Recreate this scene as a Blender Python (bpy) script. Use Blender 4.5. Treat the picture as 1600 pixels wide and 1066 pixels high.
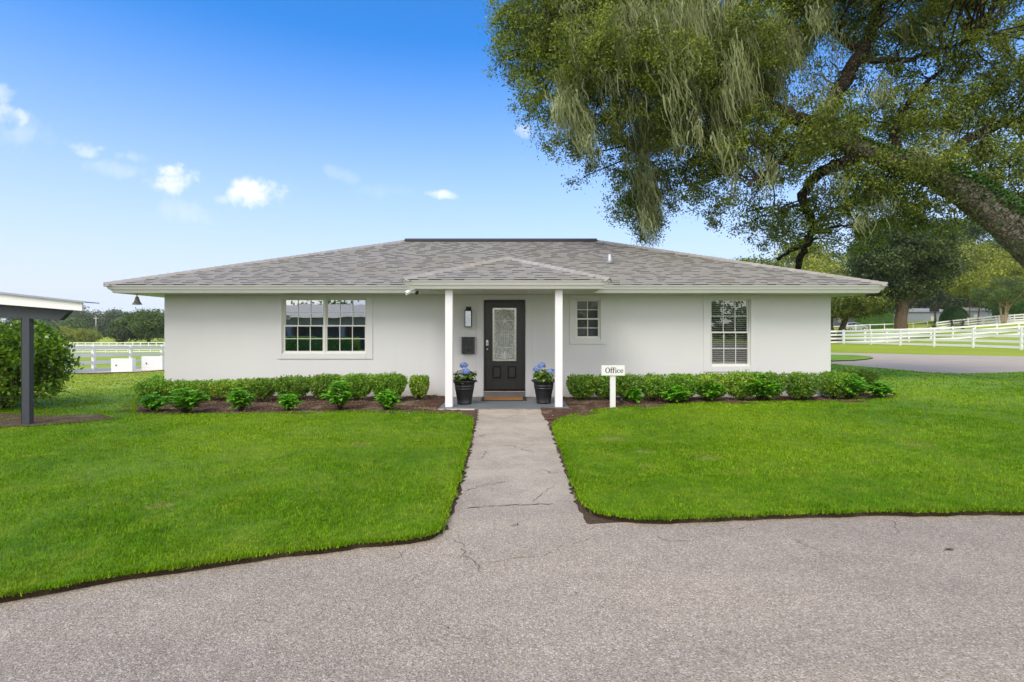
import bpy, math, random
import numpy as np
from mathutils import Vector, Matrix
from mathutils.geometry import delaunay_2d_cdt
R = math.radians
random.seed(7)
HAZE = .00022
rng = np.random.default_rng(11)
C = bpy.context.scene.collection
SC = bpy.context.scene
for o in list(bpy.data.objects): bpy.data.objects.remove(o)

# ------------------------------------------------------------------ camera
F, HZ, EYE = 850.0, 515.0, 1.55          # focal length in photo pixels, horizon row, eye height
cd = bpy.data.cameras.new("camera")
cam = bpy.data.objects.new("camera", cd); C.objects.link(cam)
cam.location = (0, 0, EYE); cam.rotation_euler = (R(90), 0, 0)
cd.sensor_width = 36; cd.lens = F / 1600 * 36; cd.shift_y = (HZ - 533) / 1600
cd.clip_start = 0.05; cd.clip_end = 5000
SC.camera = cam

# ------------------------------------------------------------------ light
SUN_EL, SUN_AZ = 49.0, -150.0            # azimuth measured from +Y clockwise: sun stands front-left, behind the viewer
sd = bpy.data.lights.new("sun", 'SUN'); sd.energy = 1.4; sd.angle = R(28); sd.color = (1, 0.94, 0.84)
sun = bpy.data.objects.new("sun", sd); C.objects.link(sun)
az, el = R(SUN_AZ), R(SUN_EL)
sdir = Vector((math.sin(az) * math.cos(el), math.cos(az) * math.cos(el), math.sin(el)))
sun.rotation_euler = sdir.to_track_quat('Z', 'Y').to_euler()
sun.location = (-10, -10, 20)
SC.view_settings.view_transform = 'Standard'; SC.view_settings.look = 'None'
SC.view_settings.exposure = 0.80; SC.view_settings.gamma = 1

# ------------------------------------------------------------------ node helper
class NT:
    def __init__(s, tree): s.t = tree; s.n = tree.nodes; s.l = tree.links
    def _in(s, sock, v):
        if v is None: return
        if isinstance(v, bpy.types.NodeSocket): s.l.new(v, sock)
        else:
            if sock.type == 'RGBA' and not hasattr(v, '__len__'): v = (v, v, v, 1)
            if sock.type == 'RGBA' and len(v) == 3: v = (*v, 1)
            sock.default_value = v
    def m(s, op, a, b=None, c=None, clamp=False):
        n = s.n.new('ShaderNodeMath'); n.operation = op; n.use_clamp = clamp
        for i, v in enumerate((a, b, c)): s._in(n.inputs[i], v)
        return n.outputs[0]
    def mix(s, f, a, b, bt='MIX'):
        n = s.n.new('ShaderNodeMix'); n.data_type = 'RGBA'; n.blend_type = bt
        s._in(n.inputs[0], f); s._in(n.inputs[6], a); s._in(n.inputs[7], b)
        return n.outputs[2]
    def noise(s, vec, scale, detail=4, rough=.55, dist=0, out=0):
        n = s.n.new('ShaderNodeTexNoise'); s._in(n.inputs['Vector'], vec)
        n.inputs['Scale'].default_value = scale; n.inputs['Detail'].default_value = detail
        n.inputs['Roughness'].default_value = rough; n.inputs['Distortion'].default_value = dist
        return n.outputs[out]
    def voro(s, vec, scale, feat='F1', out=0, rand=1):
        n = s.n.new('ShaderNodeTexVoronoi'); n.feature = feat; s._in(n.inputs['Vector'], vec)
        n.inputs['Scale'].default_value = scale; n.inputs['Randomness'].default_value = rand
        return n.outputs[out]
    def ramp(s, f, stops, interp='LINEAR'):
        n = s.n.new('ShaderNodeValToRGB'); s._in(n.inputs[0], f); cr = n.color_ramp; cr.interpolation = interp
        while len(cr.elements) < len(stops): cr.elements.new(.5)
        for e, (p, c) in zip(cr.elements, stops):
            e.position = p; e.color = (c, c, c, 1) if not hasattr(c, '__len__') else (*c, 1)
        return n.outputs[0]
    def map(s, v, a, b, c=0., d=1., smooth=True):
        n = s.n.new('ShaderNodeMapRange'); n.interpolation_type = 'SMOOTHSTEP' if smooth else 'LINEAR'
        s._in(n.inputs[0], v)
        for i, q in enumerate((a, b, c, d)): n.inputs[i + 1].default_value = q
        return n.outputs[0]
    def pos(s): return s.n.new('ShaderNodeNewGeometry').outputs['Position']
    def island(s): return s.n.new('ShaderNodeNewGeometry').outputs['Random Per Island']
    def obj(s): return s.n.new('ShaderNodeTexCoord').outputs['Object']
    def attr(s, name):
        n = s.n.new('ShaderNodeAttribute'); n.attribute_name = name; return n.outputs['Color']
    def bump(s, h, strength=.5, dist=.01, nrm=None):
        n = s.n.new('ShaderNodeBump'); s._in(n.inputs['Height'], h)
        n.inputs['Strength'].default_value = strength; n.inputs['Distance'].default_value = dist
        if nrm is not None: s._in(n.inputs['Normal'], nrm)
        return n.outputs[0]
    def scalev(s, v, sc):
        n = s.n.new('ShaderNodeVectorMath'); n.operation = 'MULTIPLY'; s._in(n.inputs[0], v); n.inputs[1].default_value = sc
        return n.outputs[0]

def newmat(name):
    m = bpy.data.materials.new(name); m.use_nodes = True
    t = NT(m.node_tree); t.n.clear()
    out = t.n.new('ShaderNodeOutputMaterial')
    return m, t, out
def principled(t, out, col, rough=.6, spec=.5, metal=0, nrm=None, coat=0):
    p = t.n.new('ShaderNodeBsdfPrincipled')
    t._in(p.inputs['Base Color'], col); t._in(p.inputs['Roughness'], rough)
    p.inputs['Specular IOR Level'].default_value = spec; p.inputs['Metallic'].default_value = metal
    p.inputs['Coat Weight'].default_value = coat
    if nrm is not None: t._in(p.inputs['Normal'], nrm)
    t.l.new(p.outputs[0], out.inputs[0]); return p
def simple(name, col, rough=.6, var=.08, nscale=6, bump=0, bscale=80, spec=.5, metal=0):
    m, t, out = newmat(name)
    p = t.pos(); n = t.noise(p, nscale, 5)
    c = t.mix(n, [x * (1 - var) for x in col], [min(1, x * (1 + var)) for x in col])
    nr = t.bump(t.noise(p, bscale, 4), bump, .01) if bump else None
    principled(t, out, c, rough, spec, metal, nr); return m

# ------------------------------------------------------------------ sky
w = bpy.data.worlds.new("World"); SC.world = w; w.use_nodes = True
t = NT(w.node_tree); t.n.clear()
wo = t.n.new('ShaderNodeOutputWorld'); bg = t.n.new('ShaderNodeBackground'); t.l.new(bg.outputs[0], wo.inputs[0])
sk = t.n.new('ShaderNodeTexSky'); sk.sky_type = 'NISHITA'; sk.sun_disc = False
sk.sun_elevation = R(SUN_EL); sk.sun_rotation = R(SUN_AZ); sk.air_density = 1.0; sk.dust_density = 1.0; sk.ozone_density = 1.6
gen = t.n.new('ShaderNodeTexCoord').outputs['Generated']
sx = t.n.new('ShaderNodeSeparateXYZ'); t.l.new(gen, sx.inputs[0]); X_, Y_, Z_ = sx.outputs
skyc = sk.outputs[0]
# thin bright veil toward the horizon
veil = t.map(Z_, .06, .47, 1, 0, smooth=False)
veil = t.m('POWER', veil, 1.25)
SKY_TINT = t.mix(1.0, skyc, (.25, .90, 1.55), 'MULTIPLY')
skyc = t.mix(t.m('MULTIPLY', veil, .97), SKY_TINT, (4.75, 5.15, 6.2))
# small fair-weather clouds, each a warped ellipse of direction
yy = t.m('MAXIMUM', Y_, .05); u_ = t.m('DIVIDE', X_, yy); v_ = t.m('DIVIDE', Z_, yy)
cb = t.n.new('ShaderNodeCombineXYZ'); t.l.new(u_, cb.inputs[0]); t.l.new(v_, cb.inputs[1])
uv = cb.outputs[0]
nz1 = t.noise(uv, 17, 9, .66, .25); nz2 = t.noise(uv, 7, 4, .55)
total = None
for (px, py, rx, ry, st, th) in [(30, 210, 60, 30, .22, .2), (300, 330, 60, 24, .2, .3), (180, 262, 70, 16, .22, .2), (610, 300, 60, 14, .12, .1), (930, 440, 50, 12, .2, 0), (402, 300, 50, 27, 1.0, 0), (268, 283, 46, 26, .85, 0), (688, 304, 33, 9, .85, .15), (130, 235, 34, 15, .55, .3),
        (205, 246, 34, 13, .5, .1), (12, 180, 38, 24, .6, .1), (2, 150, 26, 20, .4, 0), (818, 205, 16, 12, .5, 0), (535, 272, 32, 14, .22, .4), (345, 312, 20, 9, .35, 0), (305, 340, 12, 9, .3, 0), (158, 232, 9, 7, .4, 0)]:
    a = t.m('MULTIPLY', t.m('SUBTRACT', u_, (px - 800) / F), F / rx)
    b = t.m('MULTIPLY', t.m('SUBTRACT', v_, (HZ - py) / F), F / ry)
    b = t.m('ADD', b, t.m('MULTIPLY', a, th * 2))
    d = t.m('ADD', t.m('MULTIPLY', a, a), t.m('MULTIPLY', b, b))
    k = t.m('SUBTRACT', 1.0, d)
    k = t.m('ADD', k, t.m('MULTIPLY', t.m('SUBTRACT', nz1, .50), 4.6))
    k = t.m('ADD', k, t.m('MULTIPLY', t.m('SUBTRACT', nz2, .5), 2.0))
    k = t.m('MULTIPLY', t.map(k, -.1, 1.5), st)
    total = k if total is None else t.m('MAXIMUM', total, k)
fwd = t.m('GREATER_THAN', Y_, .06)
skyc = t.mix(t.m('MULTIPLY', total, fwd), skyc, (6.5, 6.6, 6.7))
# bright cloud cover behind the viewer
cn = t.noise(gen, 2.2, 6, .6)
back = t.m('MULTIPLY', t.map(Y_, .25, -.25), t.map(cn, .28, .55))
skyc = t.mix(t.m('MULTIPLY', back, .92), skyc, (9.4, 8.9, 8.1))
t.l.new(skyc, bg.inputs[0]); bg.inputs[1].default_value = 0.105

# ------------------------------------------------------------------ builders
def tag(o, label=None, cat=None, group=None, kind=None):
    if label: o['label'] = label
    if cat: o['category'] = cat
    if group: o['group'] = group
    if kind: o['kind'] = kind
    return o
def empty(name, loc=(0, 0, 0), rz=0, label=None, cat=None, group=None):
    o = bpy.data.objects.new(name, None); C.objects.link(o); o.location = loc; o.rotation_euler = (0, 0, rz)
    o.empty_display_size = .2
    return tag(o, label, cat, group)
def npmesh(name, V, faces, mat, parent=None, smooth=False, col=None):
    """V (n,3); faces (m,k) int array of one face size"""
    me = bpy.data.meshes.new(name); V = np.asarray(V, dtype=np.float32); faces = np.asarray(faces, dtype=np.int32)
    me.vertices.add(len(V)); me.vertices.foreach_set('co', V.ravel())
    m_, k = faces.shape
    me.loops.add(m_ * k); me.loops.foreach_set('vertex_index', faces.ravel())
    me.polygons.add(m_); me.polygons.foreach_set('loop_start', np.arange(0, m_ * k, k, dtype=np.int32))
    if smooth: me.polygons.foreach_set('use_smooth', np.ones(m_, dtype=bool))
    me.update(calc_edges=True)
    if col is not None:
        ca = me.color_attributes.new('Col', 'FLOAT_COLOR', 'POINT')
        ca.data.foreach_set('color', np.asarray(col, dtype=np.float32).ravel())
    me.materials.append(mat)
    o = bpy.data.objects.new(name, me); C.objects.link(o); o.parent = parent
    return o
class MB:
    def __init__(s): s.v = []; s.f = []; s.sm = []; s.c = []
    def add(s, vs, fs, smooth=False, col=None):
        b = len(s.v); s.v += [tuple(v) for v in vs]
        s.f += [tuple(i + b for i in f) for f in fs]; s.sm += [smooth] * len(fs)
        s.c += [col or (1, 1, 1)] * len(vs)
    def box(s, x0, x1, y0, y1, z0, z1, M=None, bev=0):
        vs = [Vector(v) for v in ((x0, y0, z0), (x1, y0, z0), (x1, y1, z0), (x0, y1, z0), (x0, y0, z1), (x1, y0, z1), (x1, y1, z1), (x0, y1, z1))]
        if M: vs = [M @ v for v in vs]
        s.add(vs, [(0, 3, 2, 1), (4, 5, 6, 7), (0, 1, 5, 4), (1, 2, 6, 5), (2, 3, 7, 6), (3, 0, 4, 7)])
    def tube(s, pts, rad, seg=8, caps=True, smooth=True, jit=0):
        pts = [Vector(p) for p in pts]; n = len(pts)
        if not hasattr(rad, '__len__'): rad = [rad] * n
        up = None; rings = []
        for i, p in enumerate(pts):
            d = (pts[min(i + 1, n - 1)] - pts[max(i - 1, 0)]).normalized()
            if up is None: up = Vector((0, 0, 1)) if abs(d.z) < .9 else Vector((1, 0, 0))
            a = d.cross(up).normalized(); b_ = a.cross(d).normalized(); up = b_
            rings.append([p + (a * math.cos(2 * math.pi * k / seg) + b_ * math.sin(2 * math.pi * k / seg)) * rad[i] * (1 + jit * (random.random() - .5)) for k in range(seg)])
        vs = [v for r in rings for v in r]; fs = []
        for i in range(n - 1):
            for k in range(seg):
                k2 = (k + 1) % seg
                fs.append((i * seg + k, i * seg + k2, (i + 1) * seg + k2, (i + 1) * seg + k))
        s.add(vs, fs, smooth)
        if caps:
            b = len(s.v) - len(vs)
            s.f.append(tuple(b + k for k in reversed(range(seg)))); s.sm.append(False)
            s.f.append(tuple(b + (n - 1) * seg + k for k in range(seg))); s.sm.append(False)
    def lathe(s, prof, c=(0, 0, 0), seg=24, smooth=True):
        c = Vector(c); vs = []; fs = []; n = len(prof)
        for (r, z) in prof:
            for k in range(seg):
                a = 2 * math.pi * k / seg; vs.append(c + Vector((r * math.cos(a), r * math.sin(a), z)))
        for i in range(n - 1):
            for k in range(seg):
                k2 = (k + 1) % seg; fs.append((i * seg + k, i * seg + k2, (i + 1) * seg + k2, (i + 1) * seg + k))
        s.add(vs, fs, smooth)
    def prism(s, poly, y0, y1, axis='y'):
        """closed polygon in (x,z) extruded along y"""
        n = len(poly)
        vs = [(x, y0, z) for x, z in poly] + [(x, y1, z) for x, z in poly]
        fs = [tuple(range(n)), tuple(range(2 * n - 1, n - 1, -1))] + [(i, i + n, (i + 1) % n + n, (i + 1) % n) for i in range(n)]
        s.add(vs, fs)
    def build(s, name, mat, parent=None, bevel=0, usecol=False):
        me = bpy.data.meshes.new(name); me.from_pydata(s.v, [], s.f)
        me.polygons.foreach_set('use_smooth', s.sm)
        if usecol:
            ca = me.color_attributes.new('Col', 'FLOAT_COLOR', 'POINT')
            ca.data.foreach_set('color', np.array([(*c, 1) for c in s.c], dtype=np.float32).ravel())
        me.materials.append(mat); me.update()
        o = bpy.data.objects.new(name, me); C.objects.link(o); o.parent = parent
        if bevel:
            b = o.modifiers.new('bevel', 'BEVEL'); b.width = bevel; b.segments = 2; b.limit_method = 'ANGLE'
        return o
def copy_tree(o, parent=None):
    c = o.copy(); C.objects.link(c); c.parent = parent
    for ch in [x for x in o.children]: copy_tree(ch, c)
    return c

def P(px, py, Y): return Vector(((px - 800) / F * Y, Y, EYE + (HZ - py) / F * Y))
def G(px, py): k = EYE / (py - HZ); return ((px - 800) * k, F * k)

# ------------------------------------------------------------------ terrain
TU = np.array([.50, .55, .64, .73, .81, .89, .94, 1.1]); TY = np.array([35, 57, 85, 110, 150, 300.])
TZ = np.array([[0, 0, 0, 0, 0, 0], [0, 0, .3, .7, 2.5, 4], [0, .12, .6, 1.3, 3.2, 5], [0, .27, .9, 1.6, 3.9, 6], [.05, .45, 1.7, 2.5, 4.2, 6],
               [.12, .74, 2.4, 3.0, 4.3, 6], [.15, .95, 2.7, 3.4, 4.5, 6], [.2, 1.2, 3, 4, 5, 6]])
def sstep(a): a = np.clip(a, 0, 1); return a * a * (3 - 2 * a)
def TH(x, y):
    x = np.asarray(x, float); y = np.asarray(y, float)
    u = x / np.maximum(y, 1.)
    uu = np.clip(u, TU[0], TU[-1]); ii = np.clip(np.searchsorted(TU, uu) - 1, 0, len(TU) - 2); fu = (uu - TU[ii]) / (TU[ii + 1] - TU[ii])
    yc = np.clip(y, TY[0], TY[-1]); jj = np.clip(np.searchsorted(TY, yc) - 1, 0, len(TY) - 2); fy = (yc - TY[jj]) / (TY[jj + 1] - TY[jj])
    zr = TZ[ii, jj] * (1 - fu) * (1 - fy) + TZ[ii + 1, jj] * fu * (1 - fy) + TZ[ii, jj + 1] * (1 - fu) * fy + TZ[ii + 1, jj + 1] * fu * fy
    zr = zr * (x > 0) * sstep((y - 24) / 10.)
    g = np.interp(y, [0, 9, 28, 60, 100, 130, 150, 260, 2000], [0, -.12, -.68, -1.7, -2.7, -2.8, -2.1, -2.0, -2.0])
    wl = sstep((-x - 8.6) / 12.)
    return np.where(x > 0, zr, g * wl)
def th(x, y): return float(TH(x, y))

# ------------------------------------------------------------------ materials
SPOTS = [(*G(957, 692), .20), (*G(1105, 722), .17), (*G(1010, 712), .14), (*G(1430, 700), .22), (*G(760 + 250, 735), .10), (*G(250, 800), .12), (*G(560, 700), .2)]
def grass_mat(name, fine=True):
    m, t, out = newmat(name); p = t.pos()
    big = t.noise(p, .35, 4, .6); mid = t.noise(p, 2.2, 5, .65); tiny = t.noise(p, 60 if fine else 25, 3, .7)
    c = t.mix(t.map(big, .35, .66), (.120, .262, .004), (.235, .378, .012))
    c = t.mix(t.map(mid, .42, .72, 0, .7), c, (.27, .37, .025))
    sx3 = t.n.new('ShaderNodeSeparateXYZ'); t.l.new(p, sx3.inputs[0])
    dry = t.m('MULTIPLY', t.m('MULTIPLY', t.map(sx3.outputs[0], -8.2, -12), t.map(sx3.outputs[1], 10, 14)), t.map(t.noise(t.scalev(p, (.4, 1, 1)), 1.1, 4), .25, .6, .4, 1))  # far left grass yellowed and brightened, its stronger light painted into the colour
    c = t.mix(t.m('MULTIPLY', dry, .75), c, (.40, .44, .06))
    if not fine: c = t.mix(t.m('MULTIPLY', t.map(sx3.outputs[1], 16, 9), .55), c, (.05, .09, .004))  # turf under the near blades darkened, shade between blades painted in
    c = t.mix(1.0, c, t.ramp(t.noise(p, 8, 4, .65), [(.3, .80), (.7, 1.18)]), 'MULTIPLY')
    for (sx_0, sy_0, rr_) in SPOTS:
        dx_ = t.m('DIVIDE', t.m('SUBTRACT', sx3.outputs[0], sx_0), rr_ * 1.3); dy_ = t.m('DIVIDE', t.m('SUBTRACT', sx3.outputs[1], sy_0), rr_)
        d_ = t.m('ADD', t.m('ADD', t.m('MULTIPLY', dx_, dx_), t.m('MULTIPLY', dy_, dy_)), t.m('MULTIPLY', mid, 1.6))
        c = t.mix(t.map(d_, 1.7, .6, 0, .55), c, (.30, .27, .09))
    # thin worn spots
    worn = t.map(t.noise(p, 1.1, 5, .7, 1.0), .64, .78, 0, .55)
    c = t.mix(worn, c, (.23, .19, .075))
    hv = t.island() if fine else tiny
    c = t.mix(1.0, c, t.ramp(hv, [(0, .55), (.5, 1.0), (1, 1.42)]), 'MULTIPLY')
    pr = t.n.new('ShaderNodeBsdfPrincipled'); t._in(pr.inputs['Base Color'], c); pr.inputs['Roughness'].default_value = .55
    pr.inputs['Specular IOR Level'].default_value = .10
    if fine:
        tr = t.n.new('ShaderNodeBsdfTranslucent'); t._in(tr.inputs[0], t.mix(1.0, c, (1.15, 1.2, .5), 'MULTIPLY'))
        mx = t.n.new('ShaderNodeMixShader'); mx.inputs[0].default_value = .35
        t.l.new(pr.outputs[0], mx.inputs[1]); t.l.new(tr.outputs[0], mx.inputs[2]); t.l.new(mx.outputs[0], out.inputs[0])
    else:
        t._in(pr.inputs['Normal'], t.bump(tiny, .6, .03)); t.l.new(pr.outputs[0], out.inputs[0])
    return m
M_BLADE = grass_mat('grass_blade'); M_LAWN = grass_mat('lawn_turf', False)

def field_mat():
    m, t, out = newmat('field_grass'); p = t.pos()
    s2 = t.scalev(p, (1, .35, 1)); n1 = t.noise(s2, .12, 5, .6); n2 = t.noise(p, 1.3, 6, .7); n3 = t.noise(p, 14, 4, .7)
    c = t.mix(t.map(n1, .3, .7), (.24, .33, .018), (.36, .41, .035))
    c = t.mix(t.map(n2, .45, .75, 0, .5), c, (.36, .37, .07))
    c = t.mix(1.0, c, t.ramp(n3, [(.2, .7), (.8, 1.25)]), 'MULTIPLY')
    principled(t, out, c, .8, .15, 0, t.bump(n3, .5, .05)); return m
M_FIELD = field_mat()

def asphalt(name, tint=(1, 1, 1), warm=0.):
    m, t, out = newmat(name); p = t.pos()
    ch = t.voro(p, 140, 'F1', 1); ch2 = t.voro(p, 75, 'F1', 1); dist = t.voro(p, 140, 'F1', 0); d2 = t.voro(p, 75, 'F1', 0)
    sp = t.n.new('ShaderNodeSeparateColor'); t.l.new(ch, sp.inputs[0]); sp2 = t.n.new('ShaderNodeSeparateColor'); t.l.new(ch2, sp2.inputs[0])
    big = t.noise(p, .55, 5, .6); mid = t.noise(p, 3.2, 6, .7)
    c = t.mix(big, (.305, .258, .210), (.400, .338, .277))
    c = t.mix(t.map(mid, .42, .72, 0, .5), c, (.44, .375, .31))
    c = t.mix(1.0, c, t.ramp(sp.outputs[0], [(0, .55), (.35, .9), (.8, 1.1), (1, 1.45)]), 'MULTIPLY')
    c = t.mix(t.map(sp2.outputs[0], .74, .82), c, t.mix(t.map(d2, .0, .6), (.66, .62, .58), c))
    c = t.mix(t.map(sp2.outputs[1], .90, .95, 0, .7), c, t.mix(t.map(d2, .0, .4), (.06, .055, .05), c))
    stain = t.map(t.noise(p, 1.3, 6, .75, .6), .60, .74, 0, .35)
    c = t.mix(stain, c, (.13, .115, .10))
    c = t.mix(1.0, c, t.mix(t.map(t.noise(t.scalev(p, (.35, 1, 1)), .45, 4, .6), .35, .68), (.85, .84, .85), (1.1, 1.07, 1.03)), 'MULTIPLY')
    if warm:
        sy = t.n.new('ShaderNodeSeparateXYZ'); t.l.new(p, sy.inputs[0])
        c = t.mix(t.m('MULTIPLY', t.map(sy.outputs[1], 3.9, 5.6), t.map(t.noise(p, 1.6, 5, .7), .35, .65, .15, warm)), c, (.50, .43, .35))
    # hairline cracks
    wv = t.n.new('ShaderNodeVectorMath'); wv.operation = 'ADD'; t.l.new(p, wv.inputs[0])
    t.l.new(t.scalev(t.noise(p, 3.5, 5, .7, 0, 1), (.5, .5, 0)), wv.inputs[1])
    ed = t.voro(wv.outputs[0], .8, 'DISTANCE_TO_EDGE', 0)
    crk = t.m('MULTIPLY', t.map(ed, .0, .012, 1, 0), t.map(t.noise(p, .8, 3), .58, .66))
    c = t.mix(t.m('MULTIPLY', crk, .6), c, (.05, .045, .04))
    c = t.mix(1.0, c, tint, 'MULTIPLY')
    h = t.m('SUBTRACT', t.m('MULTIPLY', t.m('SUBTRACT', 1, dist), 1.), crk)
    principled(t, out, c, .85, .3, 0, t.bump(h, .55, .006)); return m
M_ASPH = asphalt('old_asphalt'); M_PATH = asphalt('worn_path', (1, 1, 1), .6)

def soil_mat(name, a, b, cc):
    m, t, out = newmat(name); p = t.pos()
    n = t.noise(p, 7, 7, .75); n2 = t.noise(p, 1.7, 5, .65); n3 = t.noise(p, 70, 4, .75)
    c = t.mix(t.map(n, .3, .7), a, b); c = t.mix(t.map(n2, .5, .68), c, cc)
    c = t.mix(1.0, c, t.ramp(n3, [(.25, .55), (.75, 1.35)]), 'MULTIPLY')
    principled(t, out, c, .95, .1, 0, t.bump(t.m('ADD', n, n3), .9, .03)); return m
M_SOIL = soil_mat('bare_soil', (.10, .065, .042), (.17, .12, .085), (.26, .20, .15))
M_MULCH = soil_mat('mulch', (.085, .045, .03), (.15, .09, .062), (.27, .20, .15))
M_SOILDK = soil_mat('edge_soil', (.05, .034, .02), (.09, .062, .038), (.13, .1, .055))

def leaf_mat(name, cols, trans=.3, rough=.45, nscale=1.2, spec=.4, hue=None):
    """cols: dark, mid, light leaf colour picked per leaf"""
    m, t, out = newmat(name)
    r = t.island(); n = t.noise(t.pos(), nscale, 3, .6)
    f = t.m('ADD', t.m('MULTIPLY', r, .65), t.m('MULTIPLY', t.map(n, .3, .7), .35))
    c = t.ramp(f, [(.05, cols[0]), (.45, cols[1]), (.85, cols[2])] + ([(.96, hue)] if hue else []))
    pr = t.n.new('ShaderNodeBsdfPrincipled'); t._in(pr.inputs['Base Color'], c); pr.inputs['Roughness'].default_value = rough
    pr.inputs['Specular IOR Level'].default_value = spec
    tr = t.n.new('ShaderNodeBsdfTranslucent'); t._in(tr.inputs[0], t.mix(1.0, c, (1.3, 1.35, .6), 'MULTIPLY'))
    mx = t.n.new('ShaderNodeMixShader'); mx.inputs[0].default_value = trans
    t.l.new(pr.outputs[0], mx.inputs[1]); t.l.new(tr.outputs[0], mx.inputs[2]); t.l.new(mx.outputs[0], out.inputs[0])
    return m
L_OAK = leaf_mat('oak_leaves', [(.035, .055, .012), (.12, .165, .022), (.33, .38, .05)], .38, nscale=.6)
L_DARK = leaf_mat('dark_leaves', [(.028, .046, .012), (.055, .085, .018), (.095, .13, .03)], .2, nscale=.3)
L_YEL = leaf_mat('yellow_green_leaves', [(.11, .145, .018), (.23, .265, .03), (.41, .42, .06)], .3, nscale=.25)
L_MID = leaf_mat('mid_green_leaves', [(.05, .085, .018), (.09, .145, .025), (.16, .22, .04)], .25, nscale=.2)
L_BLUE = leaf_mat('far_leaves_hazed', [(.06, .085, .045), (.11, .145, .075), (.17, .205, .105)], .2, nscale=.1)  # blue-green leaf tones lightened, distance haze painted into the colour
L_BOX = leaf_mat('boxwood_leaves', [(.06, .145, .010), (.15, .32, .020), (.31, .50, .05)], .35, nscale=5, hue=(.36, .24, .07))
L_BOX2 = leaf_mat('boxwood_leaves_pale', [(.08, .16, .012), (.20, .36, .025), (.42, .56, .07)], .3, nscale=5, hue=(.40, .27, .08))
L_BOX3 = leaf_mat('boxwood_leaves_deep', [(.045, .115, .010), (.12, .26, .018), (.28, .43, .045)], .3, nscale=5, hue=(.34, .20, .07))
L_HYD = leaf_mat('hydrangea_leaves', [(.06, .20, .010), (.14, .40, .018), (.26, .60, .04)], .3, nscale=5)
L_CAM = leaf_mat('glossy_leaves', [(.035, .08, .01), (.10, .20, .015), (.26, .42, .03)], .35, .3, 1.5, .5)
L_IVY = leaf_mat('ivy_leaves', [(.02, .05, .01), (.04, .095, .015), (.07, .15, .02)], .2, .35, 2)
L_MOSS = leaf_mat('spanish_moss', [(.10, .115, .05), (.215, .24, .115), (.40, .43, .24)], .3, .9, 1.2, .05)
L_FLOW = leaf_mat('blue_petals', [(.13, .22, .62), (.22, .33, .80), (.40, .50, .92)], .3, .6, 8, .2)
L_SAGO = leaf_mat('sago_leaves', [(.015, .03, .012), (.03, .05, .018), (.05, .075, .025)], .1, .4, 2)
L_HEDGE = leaf_mat('clipped_hedge_leaves', [(.04, .12, .01), (.09, .21, .016), (.16, .32, .03)], .25, .5, .8)

def bark_mat(name, a, b, sc=1., lich=.5):
    m, t, out = newmat(name); p = t.pos()
    wv = t.n.new('ShaderNodeVectorMath'); wv.operation = 'ADD'; t.l.new(p, wv.inputs[0])
    t.l.new(t.scalev(t.noise(p, 5, 4, .6, 0, 1), (.25, .25, .25)), wv.inputs[1])
    v = t.voro(wv.outputs[0], 15 * sc, 'DISTANCE_TO_EDGE', 0); n = t.noise(p, 30 * sc, 6, .7); n2 = t.noise(p, 1.8, 5, .6)
    rid = t.map(v, .0, .22)
    c = t.mix(rid, [x * .35 for x in a], a); c = t.mix(t.map(n, .4, .7), c, b)
    c = t.mix(t.map(n2, .5, .66, 0, lich), c, (.24, .25, .19))
    principled(t, out, c, .9, .15, 0, t.bump(t.m('ADD', rid, t.m('MULTIPLY', n, .5)), 1.0, .05)); return m
M_BARK = bark_mat('oak_bark', (.19, .155, .12), (.31, .265, .215), .6, .6)
M_BARKD = bark_mat('dark_bark', (.055, .042, .03), (.09, .07, .05), .6, .3)
M_BARKB = bark_mat('brown_bark', (.16, .11, .07), (.26, .19, .13), .4, .2)
M_BARKL = simple('smooth_pale_bark', (.34, .25, .17), .7, .25, 9)

def stucco():
    m, t, out = newmat('painted_stucco'); p = t.pos()
    n = t.noise(p, 90, 5, .7); n2 = t.noise(p, .9, 5, .6); n3 = t.noise(t.scalev(p, (1, 1, .25)), 3.2, 6, .7)
    c = t.mix(n2, (.665, .655, .665), (.71, .70, .71))
    c = t.mix(t.map(n3, .55, .75, 0, .25), c, (.62, .60, .57))
    c = t.mix(t.map(t.noise(t.scalev(p, (3.2, 3.2, .22)), 2.6, 6, .7), .52, .78, 0, .14), c, (.54, .52, .49))
    sp = t.n.new('ShaderNodeSeparateXYZ'); t.l.new(p, sp.inputs[0])
    low = t.m('MULTIPLY', t.map(sp.outputs[2], .0, .35, 1, 0), t.noise(p, 5, 5, .7))
    c = t.mix(t.m('MULTIPLY', low, .6), c, (.45, .39, .32))
    principled(t, out, c, .8, .25, 0, t.bump(n, .6, .008)); return m
M_STUC = stucco()
M_TRIM = simple('white_trim_paint', (.86, .82, .85), .45, .05, 2.5)
M_SOFF = simple('soffit_vinyl', (.56, .545, .51), .5, .04, 3)
M_GAP = simple('dark_gap', (.05, .048, .045), .9)
M_WHITE = simple('white_vinyl', (.80, .80, .79), .4, .04, 2)
M_SASH = simple('almond_sash', (.70, .69, .65), .4, .04, 3)
M_BLACK = simple('black_door_paint', (.021, .020, .021), .32, .25, 12, .15, 60)
M_IRON = simple('black_iron', (.012, .012, .013), .45, .2, 20, .1, 60)
M_POT = simple('black_resin', (.012, .012, .014), .35, .3, 14, .1, 40)
M_BOX = simple('cast_dark_metal', (.06, .06, .063), .4, .2, 20, .2, 70, .5, .3)
M_CHAR = simple('charcoal_paint', (.048, .053, .068), .6, .18, 6, .2, 40)
M_CHARD = simple('dark_charcoal_and_gap_shade', (.014, .014, .015), .8)
M_STEEL = simple('brushed_nickel', (.60, .59, .57), .25, .05, 10, 0, 1, .5, 1)
M_GALV = simple('galvanised_metal', (.42, .43, .43), .42, .12, 4, 0, 1, .5, .6)
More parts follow.
